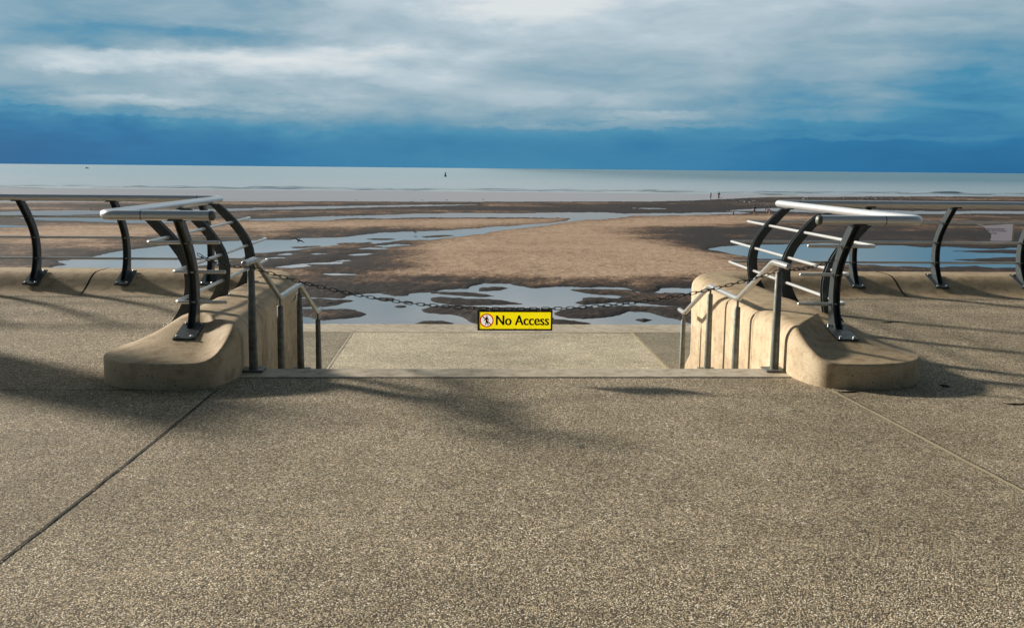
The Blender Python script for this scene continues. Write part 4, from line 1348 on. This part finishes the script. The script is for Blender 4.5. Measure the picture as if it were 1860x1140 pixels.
# ------------------------------------------------------------------ people on the sands
def skin_mesh(name, joints, bones, mat, parent, sub=1):
    """joints: name -> (co, radius); grown with a Skin modifier so the figure is one surface"""
    names = list(joints)
    me = bpy.data.meshes.new(name)
    me.from_pydata([joints[n_][0] for n_ in names], [(names.index(a), names.index(b_)) for a, b_ in bones], [])
    o = bpy.data.objects.new(name, me)
    COL.objects.link(o)
    me.materials.append(mat)
    o.modifiers.new('skin', 'SKIN')
    me.skin_vertices or None
    for i, n_ in enumerate(names):
        r_ = joints[n_][1]
        me.skin_vertices[0].data[i].radius = (r_, r_) if not isinstance(r_, tuple) else r_
        me.skin_vertices[0].data[i].use_root = (i == 0)
    if sub:
        ss = o.modifiers.new('sub', 'SUBSURF')
        ss.levels = ss.render_levels = sub
    o.parent = parent
    return o

M_SKIN = mat_plain('skin', srgb(196, 148, 122), 0.6)
M_HAIR = mat_plain('dark hair', srgb(48, 36, 28), 0.8)
def person(loc, face, label, shirt, trousers, pose='stand', k=1.0, shorts=False):
    root = empty('person', loc, label, 'person')
    root.rotation_euler = (0, 0, face)
    root.scale = (k, k, k)
    h = 1.0
    if pose == 'bend':
        J = {'pelvis': ((0, -.05, .90), .13), 'chest': ((0, .38, .98), .14), 'neck': ((0, .52, .98), .06), 'head': ((0, .64, .93), .10),
             'sl': ((-.19, .42, .97), .06), 'el': ((-.22, .46, .68), .045), 'hl': ((-.20, .48, .42), .035),
             'sr': ((.19, .42, .97), .06), 'er': ((.22, .46, .68), .045), 'hr': ((.20, .48, .42), .035)}
        foot = [(-.14, -.12, .46), (-.16, .0, .06), (-.16, .14, .04)], [(.14, -.02, .46), (.16, .12, .06), (.16, .26, .04)]
    else:
        st = {'stand': 0.06, 'walk': 0.24}[pose]
        J = {'pelvis': ((0, 0, .93), (.15, .11)), 'chest': ((0, .02, 1.30), (.18, .12)), 'neck': ((0, .02, 1.50), .06), 'head': ((0, .04, 1.64), .105),
             'sl': ((-.21, .02, 1.42), .065), 'el': ((-.27, .04 - st * .4, 1.13), .048), 'hl': ((-.26, .12 - st * .5, .90), .035),
             'sr': ((.21, .02, 1.42), .065), 'er': ((.27, .04 + st * .4, 1.13), .048), 'hr': ((.26, .16 + st * .5, .92), .035)}
        foot = [(-.11, .04 - st * .5, .50), (-.11, -st, .07), (-.12, .12 - st, .04)], [(.11, .04 + st * .6, .50), (.11, st, .07), (.12, .13 + st, .04)]
    for s_, f in zip('lr', foot):
        J['k' + s_] = (f[0], .068); J['a' + s_] = (f[1], .05); J['t' + s_] = (f[2], .042)
    B = [('pelvis', 'chest'), ('chest', 'neck'), ('neck', 'head'), ('chest', 'sl'), ('sl', 'el'), ('el', 'hl'), ('chest', 'sr'), ('sr', 'er'), ('er', 'hr'),
         ('pelvis', 'kl'), ('kl', 'al'), ('al', 'tl'), ('pelvis', 'kr'), ('kr', 'ar'), ('ar', 'tr')]
    skin_mesh('body', J, B, M_SKIN, root)
    g = lambda r_, d=.022: tuple(x + d for x in r_) if isinstance(r_, tuple) else r_ + d
    T = {n_: (J[n_][0], g(J[n_][1])) for n_ in ('pelvis', 'chest', 'sl', 'el', 'sr', 'er')}
    skin_mesh('shirt', T, [('pelvis', 'chest'), ('chest', 'sl'), ('sl', 'el'), ('chest', 'sr'), ('sr', 'er')], mat_plain('cloth', shirt, 0.85), root)
    L = {n_: (J[n_][0], g(J[n_][1], .026)) for n_ in (('pelvis', 'kl', 'kr') if shorts else ('pelvis', 'kl', 'al', 'kr', 'ar'))}
    skin_mesh('trousers', L, [('pelvis', 'kl'), ('pelvis', 'kr')] + ([] if shorts else [('kl', 'al'), ('kr', 'ar')]), mat_plain('cloth', trousers, 0.85), root)
    hx, hy, hz = J['head'][0]
    bm = bmesh.new()
    bmesh.ops.create_uvsphere(bm, u_segments=14, v_segments=8, radius=0.125)
    for v in bm.verts:
        v.co = Vector((v.co.x, v.co.y * 1.05 - 0.02, v.co.z * 1.05 + 0.035))
        v.co += Vector((hx, hy, hz))
    bm_obj('hair', bm, M_HAIR, root, (0, 0, 0), True).location = (0, 0, 0)
    return root

def ground(x, y):
    i = int(np.argmin(np.abs(vv - 1760.0 * DZ / y)))
    j = int(np.argmin(np.abs(uu - x / y * 1760.0)))
    return max(float(Zg[i, j]), ZB)
person((63.3, 251.2, ground(63.3, 251.2) - .03), rad(200), 'tiny distant person in a white top by the water edge, left of one in black', srgb(226, 226, 222), srgb(40, 42, 48), 'walk', 1.02)
person((66.8, 256.4, ground(66.8, 256.4) - .03), rad(170), 'tiny distant person dressed in black by the water edge', srgb(18, 18, 22), srgb(18, 18, 22), 'walk', 1.0)
person((45.3, 163.7, ground(45.3, 163.7) - .02), rad(40), 'small child in a white top beside a beach pool', srgb(220, 216, 212), srgb(30, 32, 40), 'walk', 0.62)
person((49.35, 165.3, ground(49.35, 165.3) - .02), rad(-160), 'person in a blue jacket and dark shorts standing on the sand', srgb(24, 104, 150), srgb(16, 20, 34), 'stand', 0.98, True)
person((52.1, 165.7, ground(52.1, 165.7) - .02), rad(75), 'person in a pale pink top bending down to the sand', srgb(222, 186, 190), srgb(214, 170, 160), 'bend', 0.98, True)

# ------------------------------------------------------------------ birds
M_GULL = mat_plain('white plumage', srgb(250, 249, 246), 0.7, 0, 0.03)
M_GREY = mat_plain('grey plumage', srgb(150, 154, 160), 0.7)
M_DARKB = mat_plain('dark plumage', srgb(30, 30, 32), 0.7)
def bird_mesh(name, mats, wings=0.0, L=0.44):
    bm = bmesh.new()
    prof_ = [(-.50, .012), (-.36, .04), (-.22, .085), (-.02, .115), (.16, .10), (.26, .062), (.31, .058), (.37, .062), (.42, .045), (.45, .015), (.53, .006)]
    zc = [.02, .01, 0, 0, .03, .10, .15, .18, .18, .17, .16]
    pts = [Vector((x * L, 0, (0.36 + z_) * L)) for (x, _), z_ in zip(prof_, zc)]
    add_tube(bm, pts, [r_ * L for _, r_ in prof_], 10)
    nb = len(bm.faces)
    for s_ in (-1, 1):
        if wings:
            w_ = [(.14, 0, 0), (-.14, 0, 0), (-.10, .45, wings), (.10, .45, wings), (-.18, 1.0, wings * .7), (-.10, 1.02, wings * .72)]
            vs = [bm.verts.new(Vector((x * L, s_ * (0.06 + y) * L, (0.42 + z_) * L))) for x, y, z_ in w_]
            vt = [bm.verts.new(Vector((x * L, s_ * (0.06 + y) * L, (0.42 + z_ + 0.03 * (1 - y)) * L))) for x, y, z_ in w_]
            for a in ((0, 1, 2, 3), (3, 2, 4, 5)):
                bm.faces.new([vs[i] for i in a]); bm.faces.new([vt[i] for i in a[::-1]])
            for a, b_ in ((0, 3), (3, 5), (5, 4), (4, 2), (2, 1)):
                bm.faces.new((vs[a], vs[b_], vt[b_], vt[a]))
        else:
            fold = [(-.52, .07, .40), (-.10, .12, .36), (.18, .10, .40), (.05, .06, .48), (-.25, .05, .46)]
            vs = [bm.verts.new(Vector((x * L, s_ * (y + .012) * L, z_ * L))) for x, y, z_ in fold]
            bm.faces.new(vs)
            add_tube(bm, [Vector((.0, s_ * .04 * L, .30 * L)), Vector((.01 * L, s_ * .04 * L, 0))], 0.012 * L, 5)
    bmesh.ops.recalc_face_normals(bm, faces=bm.faces)
    me = bpy.data.meshes.new(name)
    bm.to_mesh(me); bm.free()
    for m_ in mats: me.materials.append(m_)
    for i, p_ in enumerate(me.polygons):
        p_.use_smooth = True
        if i >= nb and len(p_.vertices) == 5 and len(mats) > 1: p_.material_index = 1
    return me
ME_GULL = bird_mesh('seagull', [M_GULL, M_GREY])
for i, (x, y) in enumerate(GULLS):
    o = bpy.data.objects.new('seagull', ME_GULL)
    COL.objects.link(o)
    o.location = (x, y, ground(x, y) - 0.01)
    k = random.uniform(1.4, 1.8)
    o.scale = (k, k, k)
    o.rotation_euler = (0, 0, random.choice([0, math.pi]) + random.uniform(-0.9, 0.9))
    if x < -10:
        tag(o, 'white gull standing alone in the long pool left of the sandbar', 'bird', 'gulls on the sands')
    elif x < 12:
        tag(o, 'white speck of a gull at the water edge beyond the middle of the beach', 'bird', 'gulls on the sands')
    else:
        tag(o, 'tiny white gull standing in the flock far out on the right of the beach', 'bird', 'gulls on the sands')
ME_WADER = bird_mesh('wading_bird', [M_DARKB])
for i, (x, y) in enumerate(WADERS):
    o = bpy.data.objects.new('wading_bird', ME_WADER)
    COL.objects.link(o)
    o.location = (x, y, ground(x, y) - 0.01)
    o.rotation_euler = (0, 0, random.uniform(0, 6))
    tag(o, 'dark speck of a bird standing by shallow water far out on the left', 'bird', 'dark birds far out on the left')
ME_CROW = bird_mesh('crow', [M_DARKB], 0.30, 0.36)
o = bpy.data.objects.new('crow', ME_CROW)
COL.objects.link(o)
o.location = (-10.36, 60.2, -3.06)
o.rotation_euler = (rad(35), rad(-50), rad(60))
tag(o, 'black crow flying low over the long pool, wings raised', 'bird')

# ------------------------------------------------------------------ buoy and boat out at sea
M_BUOY = mat_plain('dark green buoy paint', srgb(44, 62, 62), 0.6)
b0 = empty('buoy', (-16.7, 752, ZB), 'dark navigation buoy standing up from the sea near the horizon', 'buoy')
bm = bmesh.new()
add_tube(bm, [(-16.7, 752, ZB - .4), (-16.7, 752, ZB + .15), (-16.7, 752, ZB + .75), (-16.7, 752, ZB + .9)], [.95, 1.05, 1.0, .6], 20)
bm_obj('float', bm, M_BUOY, b0, b0.location, True, 40)
bm = bmesh.new()
for k in range(4):
    a = k * math.pi / 2 + .4
    add_tube(bm, [(-16.7 + .6 * math.cos(a), 752 + .6 * math.sin(a), ZB + .85), (-16.7 + .3 * math.cos(a), 752 + .3 * math.sin(a), ZB + 2.5)], .08, 8)
add_tube(bm, [(-16.7, 752, ZB + .85), (-16.7, 752, ZB + 2.55)], .42, 12)
bm_obj('tower', bm, M_BUOY, b0, b0.location)
bm = bmesh.new()
add_tube(bm, [(-16.7, 752, ZB + 2.5), (-16.7, 752, ZB + 2.6), (-16.7, 752, ZB + 3.2), (-16.7, 752, ZB + 3.4)], [.2, .45, .45, .1], 14)
bm_obj('lantern', bm, M_BUOY, b0, b0.location, True, 40)
M_HULL = mat_plain('dark hull paint', srgb(58, 72, 78), 0.6)
bx, by = -548.0, 1441.0
b1 = empty('boat', (bx, by, ZB), 'tiny grey boat on the horizon at the far left', 'boat')
bm = bmesh.new()
sec = []
for t, wd, dk in ((-1, .75, .95), (-.6, 1.0, .8), (0, 1.05, .8), (.5, .8, .95), (.85, .35, 1.2), (1, .03, 1.35)):
    sec.append([bm.verts.new((bx + 2.8 * t, by + y_ * wd, ZB + z_ * .8)) for y_, z_ in ((-1.2, dk), (-1.0, .1), (0, -.4), (1.0, .1), (1.2, dk))])
for a, b_ in zip(sec[:-1], sec[1:]):
    for i in range(4): bm.faces.new((a[i], b_[i], b_[i + 1], a[i + 1]))
    bm.faces.new((a[0], a[4], b_[4], b_[0]))
bm.faces.new(sec[0])
bm_obj('hull', bm, M_HULL, b1, b1.location)
bm = bmesh.new()
add_box(bm, (bx - 1.5, by - .7, ZB + .5), (bx + .4, by + .7, ZB + 1.5), .15)
add_tube(bm, [(bx - .6, by, ZB + 1.5), (bx - .6, by, ZB + 2.3)], .05, 6)
bm_obj('wheelhouse', bm, M_HULL, b1, b1.location)

# ------------------------------------------------------------------ small things near at hand
# beach notice fixed to the right-hand railing
M_NOT, nt, pb = new_mat('white notice plastic')
pb.inputs['Base Color'].default_value = srgb(170, 168, 178)
pb.inputs['Roughness'].default_value = 0.5
tr = nt.n('ShaderNodeBsdfTranslucent', ins={0: srgb(140, 138, 150)})
ms = nt.n('ShaderNodeMixShader', ins={0: 0.45, 1: pb.outputs[0], 2: tr.outputs[0]})
nt.t.links.new(ms.outputs[0], [n_ for n_ in nt.t.nodes if n_.type == 'OUTPUT_MATERIAL'][0].inputs[0])
M_NOTE = mat_plain('cream edge', srgb(204, 196, 160), 0.6)
NXc, NYc = 5.92, RAIL_YF + 0.30
nb_ = empty('notice', (NXc, NYc, 0.80), 'white beach notice with a torn left side fixed to the right railing', 'notice')
no = Vector(nb_.location)
bm = bmesh.new()
outl = [(6.05, .978), (6.10, .968), (6.14, .955), (6.16, .925), (6.18, .915), (6.20, .89), (6.23, .87), (6.235, .83), (6.225, .80), (6.235, .785), (6.48, .785), (6.505, .81), (6.505, .99), (6.30, .975), (6.14, .968), (6.06, .985)]
bm.faces.new([bm.verts.new((x, NYc, z_)) for x, z_ in outl])
bm_obj('panel', bm, M_NOT, nb_, no)
bm = bmesh.new()
add_box(bm, (6.488, NYc - .003, .80), (6.504, NYc - .001, .985))
bm_obj('edge_strip', bm, M_NOTE, nb_, no)
lettering(nb_, 'on the beach between', 6.14, 6.385, .918, .938, NYc - .001, M_BLK, 0.01)
lettering(nb_, 'May until 30 September', 6.185, 6.42, .892, .912, NYc - .001, M_BLK, 0.01)
lettering(nb_, 'Dogs', 6.225, 6.30, .866, .886, NYc - .001, M_BLK, 0.01)

def scrap(name, x, y, L, Wd, rot, mat, label, cat, group=None, hgt=0.012):
    bm = bmesh.new()
    pts = []
    n_ = 9
    for k in range(n_):
        t = k / (n_ - 1) - .5
        pts.append(Vector((t * L, random.uniform(-.25, .25) * Wd + 0.3 * Wd * math.sin(5 * t), hgt * 0.5 + random.uniform(0, .4) * hgt)))
    add_tube(bm, pts, [max(.15, 1 - abs(2 * (k / (n_ - 1)) - 1) ** 2) * Wd * .5 * random.uniform(.6, 1.2) for k in range(n_)], 7)
    for v in bm.verts: v.co.z = max(0.001, v.co.z * hgt / max(hgt, Wd))
    bmesh.ops.recalc_face_normals(bm, faces=bm.faces)
    me = bpy.data.meshes.new(name)
    bm.to_mesh(me); bm.free()
    me.materials.append(mat)
    me.polygons.foreach_set('use_smooth', [True] * len(me.polygons))
    o = bpy.data.objects.new(name, me)
    COL.objects.link(o)
    o.location = (x, y, pav(y) + 0.001)
    o.rotation_euler = (0, 0, rot)
    return tag(o, label, cat, group)
M_WEED = mat_plain('dried dark seaweed', srgb(26, 22, 18), 0.9)
M_FEATH = mat_plain('white feather', srgb(222, 218, 206), 0.7)
scrap('seaweed', 4.30, 9.55, .24, .05, .05, M_WEED, 'dark strand of dried seaweed on the paving behind the right end block', 'seaweed')
scrap('seaweed', 3.60, 6.98, .10, .07, .7, M_WEED, 'dark curl of seaweed beside the front of the right end block', 'seaweed')
scrap('seaweed', 3.84, 6.40, .22, .018, -.25, M_WEED, 'thin dark twig of seaweed on the paving right of the pale joint', 'seaweed')
scrap('seaweed', 4.20, 6.38, .18, .016, -.1, M_WEED, 'short dark twig of seaweed at the right edge of the paving', 'seaweed')
scrap('seaweed', 2.78, 6.78, .15, .028, -.12, M_WEED, 'dark scrap of seaweed at the foot of the right end block front', 'seaweed')
scrap('feather', .65, 5.42, .07, .014, .25, M_FEATH, 'small white feather on the paving below the No Access sign', 'feather')
scrap('feather', 2.19, 6.24, .06, .012, -.6, M_FEATH, 'tiny white feather on the paving in front of the right end block', 'feather')
